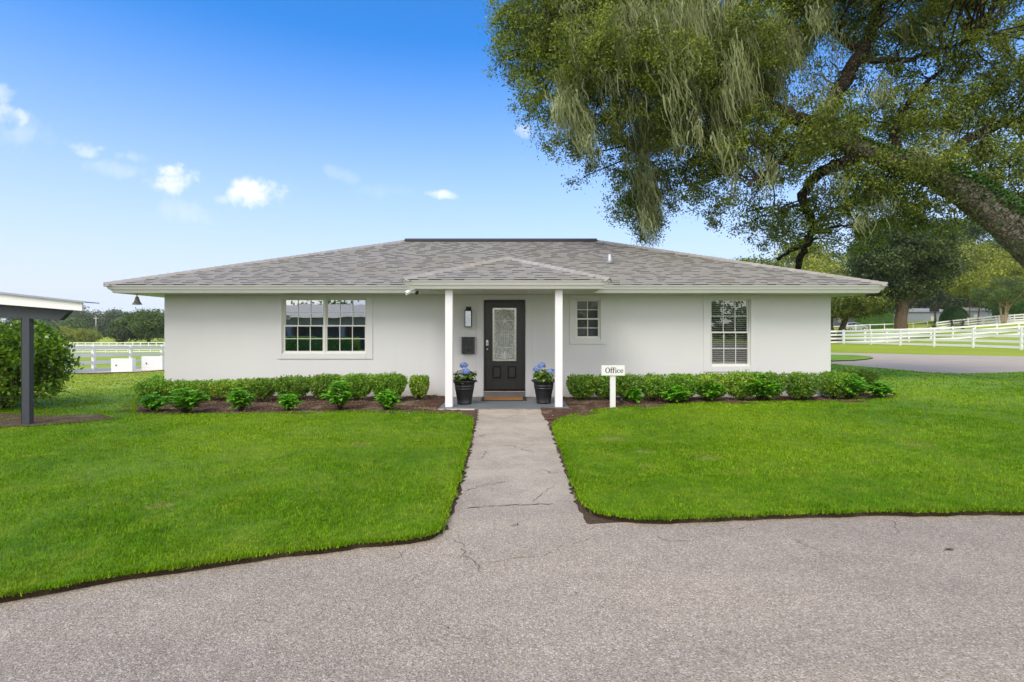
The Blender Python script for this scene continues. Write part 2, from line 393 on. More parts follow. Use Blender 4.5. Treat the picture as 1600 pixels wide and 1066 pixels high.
M_BRONZE = simple('weathered_bell_metal', (.30, .27, .235), .55, .2, 12, .15, 50, .5, .3)
M_COIR = simple('coir_mat', (.33, .16, .06), .95, .3, 40, .6, 200, .1)
M_RUB = simple('black_rubber', (.02, .02, .02), .7)
M_SLAB = simple('grey_painted_slab', (.135, .15, .17), .6, .25, 2.2, .2, 60)
M_SILL = simple('timber_threshold', (.42, .32, .24), .5, .25, 12)
M_CONC = simple('pale_concrete', (.52, .45, .38), .95, .12, 1.5, .3, 50, .05)
M_SOILP = simple('potting_soil', (.05, .032, .022), .95, .4, 40, .8, 90)
M_BLIND = simple('blind_slats', (.62, .61, .58), .6, .04)
M_INT = simple('dim_interior', (.10, .095, .09), .9)
M_FILM = simple('frosted_grey_film', (.13, .13, .133), .9, .05, 8, 0, 1, .05)
M_TRAIL = simple('pale_blue_siding', (.32, .36, .46), .6, .05, 1)
M_TROOF = simple('trailer_roof', (.27, .27, .29), .7, .15, 1)
M_TIRE = simple('tyre', (.015, .015, .015), .8)
M_CAR = simple('silver_car_paint', (.50, .52, .56), .25, .02, 1, 0, 1, .5, .5)
M_CARG = simple('car_glass', (.02, .022, .025), .05, 0, 1)
M_WOODG = simple('weathered_pole', (.24, .21, .18), .9, .2, 8)
M_INK = simple('black_lettering', (.02, .02, .022), .6)
M_BARN = simple('grey_barn_cladding', (.36, .36, .36), .7, .2, 2)
M_BARNR = simple('dark_barn_roof', (.20, .20, .205), .6, .15, 2)
M_ORANGE = simple('orange_bin', (.5, .16, .05), .6)

def roof_mat():
    m, t, out = newmat('asphalt_shingle'); p = t.pos(); a = t.attr('Col')
    n = t.noise(p, 130, 4, .8); n2 = t.noise(p, .6, 5, .65); n3 = t.noise(p, 3, 5, .7)
    c = t.mix(1.0, a, t.ramp(n, [(.2, .85), (.8, 1.15)]), 'MULTIPLY')
    c = t.mix(1.0, c, t.mix(t.map(n2, .4, .7), (1.02, 1.02, 1.03), (.97, .95, .88)), 'MULTIPLY')
    principled(t, out, c, .95, .15, 0, t.bump(n, .5, .004)); return m
M_ROOF = roof_mat()
M_RIDGE = simple('ridge_vent', (.05, .045, .045), .8, .2, 10)

def glass_mat(name, refl=.42, tint=(.9, .93, .95), rough=.0, bump=0):
    m, t, out = newmat(name)
    g = t.n.new('ShaderNodeBsdfGlossy'); t._in(g.inputs[0], tint); g.inputs[1].default_value = rough
    tr = t.n.new('ShaderNodeBsdfTransparent'); t._in(tr.inputs[0], (.8, .84, .84))
    nr = t.bump(t.noise(t.pos(), 1.6, 2, .5), .05 if not bump else bump, .02 if not bump else .01)
    t.l.new(nr, g.inputs['Normal'])
    mx = t.n.new('ShaderNodeMixShader'); mx.inputs[0].default_value = refl
    t.l.new(tr.outputs[0], mx.inputs[1]); t.l.new(g.outputs[0], mx.inputs[2]); t.l.new(mx.outputs[0], out.inputs[0]); return m
M_GLASS = glass_mat('window_glass', .62); M_GLASS2 = glass_mat('window_glass_blinds', .20); M_GLASS3 = glass_mat('window_glass_frosted', .03); M_LGLASS = glass_mat('lantern_glass', .2)
def leaded():
    m, t, out = newmat('textured_door_glass'); p = t.pos()
    v = t.voro(p, 55, 'F1', 0); n = t.noise(p, 22, 4, .7)
    c = t.mix(t.map(n, .3, .7), (.20, .205, .19), (.50, .51, .48))
    principled(t, out, c, .15, .9, .25, t.bump(t.m('ADD', v, n), .5, .012)); return m
M_LEAD = leaded()
M_CAME = simple('bright_caming', (.80, .78, .70), .3, .1, 30)
M_BEVEL = simple('bevelled_clear_glass', (.55, .56, .52), .08, .2, 20, .3, 40, .9, .5)

# ------------------------------------------------------------------ ground
def axis(lo, hi, d0, g):
    a = [0.]; s = d0
    while a[-1] < hi: a.append(a[-1] + s); s *= g
    b = [0.]; s = d0
    while b[-1] > lo: b.append(b[-1] - s); s *= g
    return np.array(sorted(set(b[1:] + a)))
gx = axis(-600, 600, 1.2, 1.045); gy = axis(-160, 620, 1.2, 1.03)
XX, YY = np.meshgrid(gx, gy); ZZ = TH(XX, YY)
nx, ny = len(gx), len(gy)
V = np.stack([XX, YY, ZZ], -1).reshape(-1, 3)
i0 = (np.arange(ny - 1)[:, None] * nx + np.arange(nx - 1)[None]).ravel()
GR = tag(npmesh('ground', V, np.stack([i0, i0 + 1, i0 + nx + 1, i0 + nx], -1), M_FIELD, smooth=True), kind='structure')

def inpoly(poly, x, y):
    poly = np.asarray(poly, float); ins = np.zeros(np.shape(x), bool); j = len(poly) - 1
    for i in range(len(poly)):
        xi, yi = poly[i]; xj, yj = poly[j]
        c = ((yi > y) != (yj > y)) & (x < (xj - xi) * (y - yi) / (yj - yi + 1e-12) + xi)
        ins ^= c; j = i
    return ins
def densify(poly, step, jit=0, upto=None):
    out = []
    n = len(poly)
    for i in range(n):
        a = np.array(poly[i], float); b = np.array(poly[(i + 1) % n], float); L = np.linalg.norm(b - a)
        far = min(a[1], b[1]) > 26 or abs(a[0]) > 20 or abs(b[0]) > 20 or min(a[1], b[1]) < -1
        k = max(1, int(L / (step if not far else max(1.5, step))))
        for q in range(k):
            p = a + (b - a) * q / k
            if not far and q: p = p + rng.normal(0, jit, 2)
            out.append(tuple(p))
    return out
def sheet(name, poly, dz, mat, gridstep=None, skirt=0, zn=0, skirtmat=None, zf=TH):
    """flat-lying polygon draped on the terrain dz above it, with an optional edge"""
    pts = [Vector(p) for p in poly]; nb = len(pts); edges = [(i, (i + 1) % nb) for i in range(nb)]
    if gridstep:
        P_ = np.array(poly); x0, y0 = P_.min(0); x1, y1 = P_.max(0)
        gx_, gy_ = np.meshgrid(np.arange(x0, x1, gridstep), np.arange(y0, y1, gridstep)); gx_ = gx_.ravel(); gy_ = gy_.ravel()
        gx_ = gx_ + rng.uniform(-.2, .2, len(gx_)) * gridstep
        k = inpoly(poly, gx_, gy_); pts += [Vector((a, b)) for a, b in zip(gx_[k], gy_[k])]
    r = delaunay_2d_cdt(pts, edges, [], 1, 1e-5)
    vo = np.array([(v.x, v.y) for v in r[0]]); z = zf(vo[:, 0], vo[:, 1]) + dz
    if zn: z = z + rng.uniform(-1, 1, len(z)) * zn
    V = [(a, b, c) for (a, b), c in zip(vo, z)]; Fs = [tuple(f) for f in r[2]]
    Fs = [f if (Vector(V[f[1]]) - Vector(V[f[0]])).cross(Vector(V[f[2]]) - Vector(V[f[0]])).z > 0 else f[::-1] for f in Fs]
    me = bpy.data.meshes.new(name)
    nf = len(Fs)
    if skirt:
        cnt = {}
        for f in Fs:
            for i in range(len(f)):
                a, b = f[i], f[(i + 1) % len(f)]; cnt[(a, b)] = 1
        for (a, b) in [e for e in cnt if (e[1], e[0]) not in cnt]:
            n0 = len(V); V += [(V[a][0], V[a][1], V[a][2] - skirt), (V[b][0], V[b][1], V[b][2] - skirt)]
            Fs.append((b, a, n0, n0 + 1))
    me.from_pydata(V, [], Fs); me.materials.append(mat)
    if skirtmat:
        me.materials.append(skirtmat)
        for i in range(nf, len(Fs)): me.polygons[i].material_index = 1
    me.update(); o = bpy.data.objects.new(name, me); C.objects.link(o)
    return tag(o, kind='structure')

left_px = [(0, 944), (50, 935), (100, 926), (150, 916), (200, 907), (240, 902), (300, 894), (350, 886), (400, 879), (440, 872), (500, 867), (545, 861), (560, 857),
           (600, 855), (640, 851), (672, 845), (686, 836), (693, 820), (700, 800), (708, 775), (716, 750), (723, 725), (729, 700), (734, 680), (737, 665), (733, 656), (715, 651), (690, 649.5),
           (640, 648), (600, 647.5), (540, 648), (480, 649), (420, 650), (360, 651.5), (300, 652.5), (250, 653), (215, 652), (205, 649)]
LEFT = [(-12, -4), (-7, .3), (-4.3, 2.15)] + [G(*p) for p in left_px] + [(-7.05, 10.2), (-7.75, 11.1), (-8.1, 11.9), (-8.25, 12.7), (-7.8, 12.75), (-7.8, 24), (-17.5, 24.9), (-21.0, 25.4), (-21.2, 34), (-60, 34), (-60, -4)]
right_px = [(1700, 804), (1600, 806), (1540, 805), (1480, 808), (1400, 807), (1330, 809), (1260, 810), (1200, 812), (1150, 814), (1100, 817), (1040, 820), (1000, 819), (960, 815), (935, 810), (918, 800), (908, 788), (900, 768), (892, 745),
            (884, 722), (876, 700), (869, 682), (864, 670), (868, 664), (880, 658), (900, 653), (930, 646), (960, 642), (1000, 639), (1050, 636.5), (1100, 634), (1150, 632.5), (1200, 632), (1260, 631.5), (1310, 630.5), (1360, 628.5), (1385, 626.5), (1402, 623), (1405, 619.5), (1396, 616), (1375, 612)]
RIGHT = [(40, 5.2), (14, 4.6)] + [G(*p) for p in right_px] + [(7.9, 13.9), (7.3, 14.3), (7.3, 23.6), G(1240, 566.5)] + [G(*p) for p in [(1298, 570), (1353, 575), (1410, 580), (1451, 584), (1499, 586), (1560, 585), (1600, 583), (1750, 578)]] + [(60, 22), (60, 6)]
LEFTd = densify(LEFT, .12, .012); RIGHTd = densify(RIGHT, .12, .012)
sheet('driveway', densify([(-40, -40), (60, -40), (60, 6), (20, 5.6), (-3, 5.6), (-40, 5.6)], 2), .004, M_ASPH)
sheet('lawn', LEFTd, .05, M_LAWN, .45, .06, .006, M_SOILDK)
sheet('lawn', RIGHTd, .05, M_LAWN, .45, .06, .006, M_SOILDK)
path_soil = [(-1.6, 10.6), (-1.6, 9.0), (-1.25, 6.5), (-1.1, 4.6), (-1.25, 3.9), (-.6, 4.1), (.8, 4.35), (1.35, 4.45), (1.3, 5.2), (1.2, 6.5), (1.0, 8), (1.3, 9.2), (1.3, 10.6)]
sheet('soil', densify(path_soil, .2, .02), .0058, M_SOIL, .2)
pl = [(748, 641), (745, 660), (741, 680), (736, 705), (729, 735), (721, 765), (710, 795), (700, 822), (690, 845), (672, 862)]
prr = [(930, 838), (914, 815), (903, 795), (894, 770), (885, 745), (877, 722), (869, 700), (862, 680), (855, 660), (850, 641)]
path = [G(*p) for p in pl] + [G(760, 880), G(850, 870)] + [G(*p) for p in prr]
sheet('walkway', densify(path, .06, .018), .0085, M_PATH, .3, .003, .0, None, lambda x, y: TH(x, y) + .006 * np.clip((y - 4.2) / .8, 0, 1))
bedL = [(-8.25, 12.4), (-8.3, 11.9), (-7.8, 10.9), (-7.2, 10.1), (-7.1, 9.7), (-6, 9.68), (-1.3, 9.7), (-1.0, 9.9), (-1.0, 10.45), (-1.42, 10.5), (-1.42, 12.4)]
bedR = [(1.12, 12.4), (1.12, 10.45), (.55, 10.4), (.55, 9.2), (1.0, 9.2), (2, 10.2), (4, 11.0), (8, 11.2), (8.8, 12.0), (8.7, 12.6), (7.9, 14.0), (7.3, 14.2), (7.25, 12.4)]
def lump(x, y): return TH(x, y) + .018 * np.sin(x * 5 + 1) * np.sin(y * 6) + .02 * np.sin(x * 2.3 + y * 3.1)
sheet('mulch_bed', densify(bedL, .15, .01), .036, M_MULCH, .09, .05, .010, None, lump)
sheet('mulch_bed', densify(bedR, .15, .01), .036, M_MULCH, .09, .05, .010, None, lump)
# road and grass island at the right, pad at the left, worn earth under the shrub
road = [G(*p) for p in [(1150, 563), (1240, 566), (1298, 569.5), (1353, 574.5), (1410, 579.5), (1451, 583.5), (1499, 585.5), (1560, 584.5), (1600, 582.5), (1800, 576), (1800, 566), (1600, 560), (1499, 557), (1378, 553), (1298, 551.8), (1150, 551)]]
sheet('road', densify(road, 1.0, 0), .02, simple('pale_road', (.45, .38, .31), .95, .16, .8, .2, 30, .08), 2)
sheet('grass_island', densify([G(*p) for p in [(1150, 556), (1298, 556), (1335, 556.8), (1358, 558.8), (1364, 561), (1354, 563), (1335, 564.8), (1298, 566), (1150, 567)]], .5, .01), .07, M_LAWN, 1, .06, 0, M_SOILDK)
sheet('concrete_pad', [(-17.0, 24.6), (-10, 24.6), (-10, 29.6), (-20.9, 29.6), (-20.9, 25.6)], .10, M_CONC, 1, .12, 0, M_SOIL)
sheet('soil', densify([(-13, 8.6), (-9, 8.2), (-7.6, 8.35), (-6.9, 8.75), (-6.6, 9.2), (-7.2, 9.5), (-8.6, 9.55), (-13, 10.6)], .2, .05), .062, M_SOIL, .3)

# grass blades, scattered over the lawns (thinner and fewer farther off)
def blades(poly, name, ymax):
    P_ = np.array(poly); acc = []
    bands = [(1.5, 3.2, 9500, .0060, .036), (3.2, 4.2, 8500, .0064, .037), (4.2, 5.6, 6000, .0075, .038), (5.6, 7.6, 3600, .0095, .040), (7.6, 10.2, 2000, .0125, .042), (10.2, 14, 800, .020, .042), (14, 19, 260, .035, .045), (19, 26, 150, .05, .04)]
    for (y0, y1, dens, wd, ht) in bands:
        if y0 > ymax: continue
        xl, xr = -.99 * y1 - .8, .99 * y1 + .8
        n = int((xr - xl) * (y1 - y0) * dens); x = rng.uniform(xl, xr, n); y = rng.uniform(y0, y1, n)
        k = inpoly(poly, x, y); x = x[k]; y = y[k]
        if name == 'L':
            k = ~(inpoly([(-13, 8.6), (-9, 8.2), (-7.6, 8.35), (-6.9, 8.75), (-6.6, 9.2), (-7.2, 9.5), (-8.6, 9.55), (-13, 10.6)], x, y) & (rng.random(len(x)) < .62)); x = x[k]; y = y[k]
        acc.append(np.stack([x, y, np.full(len(x), wd), np.full(len(x), ht)], -1))
    # ragged overhanging fringe on the near edges
    fr = []
    for i in range(len(P_)):
        a, b = P_[i], P_[(i + 1) % len(P_)]
        if min(a[1], b[1]) < 1 or max(a[1], b[1]) > 13 or abs(a[0]) > 11: continue
        L = np.linalg.norm(b - a); dd = max(a[1], 3); n = int(L * 2200 / dd * 2.2)
        q = rng.random((n, 1)); p = a + (b - a) * q + rng.normal(0, .018, (n, 2))
        fr.append(np.concatenate([p, np.full((n, 1), .0022 * dd * .8), np.full((n, 1), .046)], 1))
    A = np.concatenate(acc + fr)
    n = len(A); x, y, wd, ht = A.T; z = TH(x, y) + .046
    a1 = rng.uniform(0, 2 * np.pi, n); lean = np.abs(rng.normal(.70, .38, n)); ht = ht * rng.uniform(.42, 1.0, n); wd = wd * 1.12
    patch = .85 + .3 * (.5 + .5 * np.sin(x * 3.1 + 2 * np.sin(y * 1.7)) * np.sin(y * 2.7 + np.sin(x * 2.2))); ht = ht * patch
    dx, dy = np.cos(a1), np.sin(a1); hx = np.sin(lean) * ht; hz = np.cos(lean) * ht
    b0 = np.stack([x - dy * wd / 2, y + dx * wd / 2, z], -1); b1 = np.stack([x + dy * wd / 2, y - dx * wd / 2, z], -1)
    tp = np.stack([x + dx * hx, y + dy * hx, z + hz], -1)
    V = np.stack([b0, b1, tp], 1).reshape(-1, 3); Fc = np.arange(3 * n).reshape(-1, 3)
    o = npmesh('grass', V, Fc, M_BLADE)
    return o, n
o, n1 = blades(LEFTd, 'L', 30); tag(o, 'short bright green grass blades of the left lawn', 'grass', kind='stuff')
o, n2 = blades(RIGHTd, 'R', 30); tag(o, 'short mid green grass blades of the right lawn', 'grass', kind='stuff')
print('blades', n1, n2)

# bark chips over the beds, and cracks in the paving
def chips(poly, n, name, label, size=(.012, .05), z0=.05, mat=None):
    P_ = np.array(poly); x = rng.uniform(P_[:, 0].min(), P_[:, 0].max(), n); y = rng.uniform(P_[:, 1].min(), P_[:, 1].max(), n)
    k = inpoly(poly, x, y); x = x[k]; y = y[k]; n = len(x); z = lump(x, y) + z0 + rng.uniform(0, .012, n)
    a = rng.uniform(0, 2 * np.pi, n); L = rng.uniform(*size, n); W = L * rng.uniform(.2, .5, n); tl = rng.normal(0, .35, n)
    d = np.stack([np.cos(a), np.sin(a), tl], -1) * L[:, None] / 2; e = np.stack([-np.sin(a), np.cos(a), rng.normal(0, .3, n)], -1) * W[:, None] / 2
    c = np.stack([x, y, z], -1); V = np.stack([c - d, c + e, c + d, c - e], 1).reshape(-1, 3)
    tag(npmesh(name, V, np.arange(4 * n).reshape(-1, 4), mat), label, 'mulch', kind='stuff')
M_CHIP = leaf_mat('bark_chips', [(.045, .025, .018), (.13, .08, .055), (.30, .22, .16)], .0, .9, 2)
chips(bedL, 9000, 'bark_mulch', 'brown bark chips and dry leaves in the left flower bed', mat=M_CHIP)
chips(bedR, 9000, 'bark_mulch', 'brown bark chips and dry leaves in the right flower bed', mat=M_CHIP)
def crack(pts, wd, z=.021, seedj=.03):
    mb = MB(); pp = []
    for i in range(len(pts) - 1):
        a = Vector(G(*pts[i])); b = Vector(G(*pts[i + 1])); k = max(2, int((b - a).length / .035))
        for q in range(k):
            p = a.lerp(b, q / k); pp.append(p + Vector((random.gauss(0, seedj * .5), random.gauss(0, seedj * .35))))
    vs = []
    for i, p in enumerate(pp):
        d = (pp[min(i + 1, len(pp) - 1)] - pp[max(i - 1, 0)]).normalized(); nn = Vector((-d.y, d.x)); ww = wd * random.uniform(.15, 1) * (1 if 0 < i < len(pp) - 1 else .05)
        vs += [(p.x + nn.x * ww, p.y + nn.y * ww, z), (p.x - nn.x * ww, p.y - nn.y * ww, z)]
    fs = [(2 * i, 2 * i + 2, 2 * i + 3, 2 * i + 1) for i in range(len(pp) - 1)]
    mb.add(vs, fs); return mb
M_CRACK = simple('crack_dirt', (.035, .03, .026), .95)
for pts, wd, z in [([(708, 843), (722, 855), (728, 868), (742, 882), (752, 896), (758, 905)], .003, .0125), ([(738, 688), (762, 679), (790, 679), (820, 681)], .006, .0165),
               ([(775, 697), (800, 698), (822, 706), (838, 710)], .005, .0165), ([(726, 770), (750, 762), (775, 757), (800, 754)], .006, .0165), ([(735, 797), (760, 794), (800, 792), (838, 791), (870, 789)], .007, .0165),
               ([(804, 825), (812, 820), (818, 814)], .008, .0165), ([(760, 706), (752, 718), (742, 724)], .005, .0165), ([(845, 735), (862, 742), (880, 741)], .005, .0165),
               ([(812, 648), (790, 655), (768, 656)], .004, .0165), ([(868, 760), (850, 772), (838, 781), (836, 790)], .004, .0165), ([(1020, 842), (1050, 848), (1090, 846)], .003, .0125), ([(640, 858), (622, 872), (598, 880)], .003, .0125), ([(1395, 815), (1400, 828), (1392, 842)], .003, .0125)]:
    o = crack(pts, wd, z).build('crack', M_CRACK); tag(o, kind='structure')
mb = MB()
for (px, py) in [(1480, 861), (1100, 885), (756, 860), (1224, 1007), (618, 893), (545, 955), (900, 930), (1350, 905), (980, 1020), (330, 1010), (1180, 860), (700, 985), (430, 925), (860, 905), (1500, 960), (795, 720), (830, 690), (770, 770)]:
    x, y = G(px, py)
    for k in range(3 if px == 1480 else 1):
        a = random.uniform(-.4, .4) + (0 if px == 1480 else random.random() * 3); L = .035 if px == 1480 else .012
        c = Vector((x + k * .012, y, .012)); d = Vector((math.cos(a), math.sin(a), .1)) * L; e = Vector((-math.sin(a), math.cos(a), .5)) * L * .3
        mb.add([c - d, c + e, c + d, c - e + Vector((0, 0, .01))], [(0, 1, 2, 3)])
tag(mb.build('leaf_litter', M_CHIP), 'few dry brown leaf scraps lying on the asphalt', 'leaf litter', kind='stuff')

# ------------------------------------------------------------------ house
WY = 12.3; S = F / WY
def wx(px): return (px - 800) / S
def wz(py): return EYE + (HZ - py) / S
HX0, HX1, HYB = -7.858, 7.207, 21.55
SOF = 2.335
house = empty('house', (-.33, WY, 0), 0, 'single storey white stucco house with a grey shingled hip roof and small porch', 'house')
def hp(o): o.parent = house; o.matrix_parent_inverse = Matrix.Translation((.33, -WY, 0)); return o
wins = [(440.5, 573, 466.3, 552.6), (899, 938.4, 468, 529.4), (1110, 1173, 467, 572.6)]
door = (756, 820.6, 468.6, 609.5 + 10)
ops = sorted([(wx(a), wx(b), wz(d), wz(c)) for a, b, c, d in wins] + [(wx(door[0]), wx(door[1]), 0.03, wz(door[2]))])
mb = MB(); TK = .22
x = HX0
for (a, b, z0, z1) in ops:
    mb.box(x, a, WY, WY + TK, -.3, SOF + .15); 
    if z0 > .05: mb.box(a, b, WY, WY + TK, -.3, z0)
    else: mb.box(a, b, WY, WY + TK, -.3, .02)
    mb.box(a, b, WY, WY + TK, z1, SOF + .15); x = b
mb.box(x, HX1, WY, WY + TK, -.3, SOF + .15)
mb.box(HX0, HX0 + TK, WY + TK, HYB - TK, -.3, SOF + .15); mb.box(HX1 - TK, HX1, WY + TK, HYB - TK, -.3, SOF + .15); mb.box(HX0, HX1, HYB - TK, HYB, -.3, SOF + .15)
hp(mb.build('wall', M_STUC))
# flat stucco surrounds
PR = .018
for (a, b, c, d), (sa, sb, sd_) in zip(wins, [(433.5, 582.5, 561), (890, 947, 538), (1099, 1184, 581)]):
    xa, xb, za, zb = wx(a), wx(b), wz(d), wz(c); A, B, D = wx(sa), wx(sb), wz(sd_); mb = MB()
    mb.box(A, xa, WY - PR, WY + .003, D, SOF); mb.box(xb, B, WY - PR, WY + .003, D, SOF)
    mb.box(xa, xb, WY - PR, WY + .003, D, za); mb.box(xa, xb, WY - PR, WY + .003, zb, SOF)
    hp(mb.build('stucco_surround', M_STUC, bevel=.004))
mb = MB()
A, B = wx(744.5), wx(831)
mb.box(A, wx(755), WY - PR, WY + .003, .035, SOF); mb.box(wx(821.6), B, WY - PR, WY + .003, .035, SOF); mb.box(wx(755), wx(821.6), WY - PR, WY + .003, wz(door[2]) + .01, SOF)
hp(mb.build('stucco_surround', M_STUC, bevel=.004))
# interior
mb = MB(); mb.box(HX0 + .3, HX1 - .3, WY + 3.5, WY + 3.6, 0, SOF); mb.box(HX0 + .3, HX1 - .3, WY + TK + .01, WY + 3.5, -.02, .0)
hp(mb.build('interior_wall', M_INT))
# roof
RT = 2.50; EX0, EX1, EY0 = -8.66, 7.97, 11.55; HD = 5.386; RY = EY0 + HD; EY1 = RY + HD; SL = (4.30 - RT) / HD
cosp = 1 / math.sqrt(1 + SL * SL)
def roof_z(y): return RT + (y - EY0) * SL
mb = MB()
A, B, Cc, D = (EX0, EY0, RT), (EX1, EY0, RT), (EX1, EY1, RT), (EX0, EY1, RT); Rl, Rr = (EX0 + HD, RY, 4.3), (EX1 - HD, RY, 4.3)
vs = [A, B, Cc, D, Rl, Rr]; mb.add(vs, [(0, 1, 5, 4), (1, 2, 5), (2, 3, 4, 5), (3, 0, 4)])
mb.add([(x, y, z - .03) for x, y, z in vs], [(4, 5, 1, 0), (5, 2, 1), (5, 4, 3, 2), (4, 0, 3)])
roof = hp(mb.build('roof', M_TRIM))
def shingles(mb, O, U, W, kl, kr, vmax, exp=.155):
    """courses of overlapping tabs on a trapezoid; O eave-left corner, U along eave, kl/kr inset per metre of slope"""
    O = Vector(O); U = Vector(U).normalized(); N = None
    # inward direction in plan is U rotated +90 deg
    inw = Vector((-U.y, U.x, 0)); Vv = (inw + Vector((0, 0, SL))).normalized(); N = U.cross(Vv).normalized()
    v = 0.; k = 0
    while v < vmax - .01:
        v1 = min(v + exp + .02, vmax)
        l0, l1 = kl * v, kl * v1; r0, r1 = W - kr * v, W - kr * v1
        u = l0 - random.random() * .3 ; thick = random.random() < .5
        while u < r0 - .005:
            wd = random.choice([.14, .19, .25, .31]) ; u2 = u + wd
            a, b = max(u, l0), min(u2, r0)
            if b - a > .004:
                at, bt = max(a, l1), min(b, r1)
                if bt < at: at = bt = (l1 if a < W / 2 else r1)
                h = (.0125 if thick else .007) + random.uniform(0, .003)
                g = random.gauss(1, .035); c = (.265 * g, .252 * g, .236 * g)
                o0 = -.012 if v == 0 else 0
                p = [O + U * a + Vv * (v + o0) + N * h, O + U * b + Vv * (v + o0) + N * h, O + U * bt + Vv * v1 + N * .002, O + U * at + Vv * v1 + N * .002,
                     O + U * a + Vv * (v + o0) - N * .004, O + U * b + Vv * (v + o0) - N * .004]
                mb.add(p[:4], [(0, 1, 2, 3)], False, c)
                dk = tuple(q * (.18 if thick else .9) for q in c); mb.add([p[0], p[1], p[4], p[5], p[2], p[3]], [(2, 3, 1, 0), (2, 0, 5), (3, 4, 1)], False, dk)  # thick tab edges darkened, shadow line painted into the cut edge
            u = u2; thick = not thick if random.random() < .8 else thick
        v += exp; k += 1
sl = HD / cosp; kk = cosp
mb = MB(); shingles(mb, A, (1, 0, 0), EX1 - EX0, kk, kk, sl)
shingles(mb, B, (0, 1, 0), EY1 - EY0, kk, kk, sl); shingles(mb, D, (0, -1, 0), EY1 - EY0, kk, kk, sl); shingles(mb, Cc, (-1, 0, 0), EX1 - EX0, kk, kk, sl)
o = mb.build('shingles', M_ROOF, roof, usecol=True)
def caps(mb, p0, p1, wd=.15, step=.14):
    p0, p1 = Vector(p0), Vector(p1); d = (p1 - p0); L = d.length; d.normalize(); side = d.cross(Vector((0, 0, 1))).normalized(); up = side.cross(d).normalized(); s_ = 0
    while s_ < L - .05:
        a = p0 + d * s_; b = p0 + d * min(s_ + step + .03, L); g = random.gauss(1, .04); c = (.315 * g, .298 * g, .29 * g)
        q = [a - side * wd + up * (-.035), a + up * .055, a + side * wd + up * (-.035), b - side * wd + up * (-.045), b + up * .044, b + side * wd + up * (-.045), a - side * wd - up * .05, a, a + side * wd - up * .05]
        mb.add(q, [(0, 1, 4, 3), (1, 2, 5, 4), (0, 6, 7, 1), (1, 7, 8, 2)], False, c); s_ += step
for a_, b_ in ((A, Rl), (B, Rr), (Cc, Rr), (D, Rl)):
    mb = MB(); caps(mb, a_, b_, .12, .17); mb.build('hip_cap', M_ROOF, roof, usecol=True)
mb = MB(); mb.prism([(-.16, -.02), (0, .05), (.16, -.02), (.16, .015), (0, .085), (-.16, .015)], 0, Rr[0] - Rl[0] + .1)
o = mb.build('ridge_cap', M_RIDGE, roof); o.rotation_euler = (0, 0, R(-90)); o.location = (Rl[0] - .05, RY, 4.3)
# vent pipe
mb = MB(); mb.lathe([(.062, 0), (.062, .27), (.05, .275), (.05, .2)], (2.47, 13.74, 3.17), 16); mb.lathe([(.14, .05), (.09, .09), (.064, .12)], (2.47, 13.74, 3.17), 16)
mb.build('vent_pipe', M_GALV, roof)
# fascia : sloping board with a stepped lower lip
def fascia(x0, x1, y0, y1, sides, zt=RT - .004, zb=SOF):
    mb = MB(); prof = [(.0, zt + .002), (.0, zt - .022), (.02, zt - .028), (.05, zb + .072), (.075, zb + .062), (.105, zb + .004), (.12, zb - .003), (.16, zb - .003)]
    loops = []
    for d, z in prof: loops.append([(x0 + d, y0 + d, z), (x1 - d, y0 + d, z), (x1 - d, y1 - d, z), (x0 + d, y1 - d, z)])
    for i in range(len(prof) - 1):
        for k in sides:
            k2 = (k + 1) % 4; mb.add([loops[i][k], loops[i][k2], loops[i + 1][k2], loops[i + 1][k]], [(0, 3, 2, 1)])
    return mb
hp(fascia(EX0, EX1, EY0, EY1, (0, 1, 2, 3)).build('fascia', M_TRIM))
def soffit(xa, xb, ya, yb, along='y', z=SOF):
    mb = MB()
    if along == 'y':
        x = xa
        while x < xb - .001:
            x2 = min(x + .098, xb); mb.box(x, x2, ya, yb, z, z + .012); x = x2 + .006
    else:
        y = ya
        while y < yb - .001:
            y2 = min(y + .098, yb); mb.box(xa, xb, y, y2, z, z + .012); y = y2 + .006
    return mb
mb = soffit(EX0 + .13, EX1 - .13, EY0 + .13, WY); m2 = soffit(EX0 + .13, HX0, WY + .006, EY1 - .9, 'x'); m3 = soffit(HX1, EX1 - .13, WY + .006, EY1 - .9, 'x')
for q in (m2, m3): mb.add(q.v, q.f)
mb.box(EX0 + .13, EX1 - .13, EY0 + .13, WY, SOF + .014, SOF + .02)
hp(mb.build('soffit', M_SOFF))
# porch roof
PX0, PX1, PY0 = -2.08, 1.87, 10.40; PH = (PX1 - PX0) / 2; PA = (PX0 + PH, PY0 + PH, RT + PH * SL); PE = EY0 + PH
pr_ = (PX0 + PH, PE + .1, RT + PH * SL)
mb = MB(); A2, B2 = (PX0, PY0, RT), (PX1, PY0, RT); L2, R2 = (PX0, EY0 + .02, RT), (PX1, EY0 + .02, RT)
dn = Vector((0, 0, -.004))
mb.add([Vector(v) + dn for v in (A2, B2, R2, L2, PA, pr_)], [(0, 1, 4), (1, 2, 5, 4), (3, 0, 4, 5), (0, 3, 2, 1)])
proof = hp(mb.build('porch_roof', M_TRIM))
mb = MB(); shingles(mb, A2, (1, 0, 0), PX1 - PX0, kk, kk, PH / cosp)
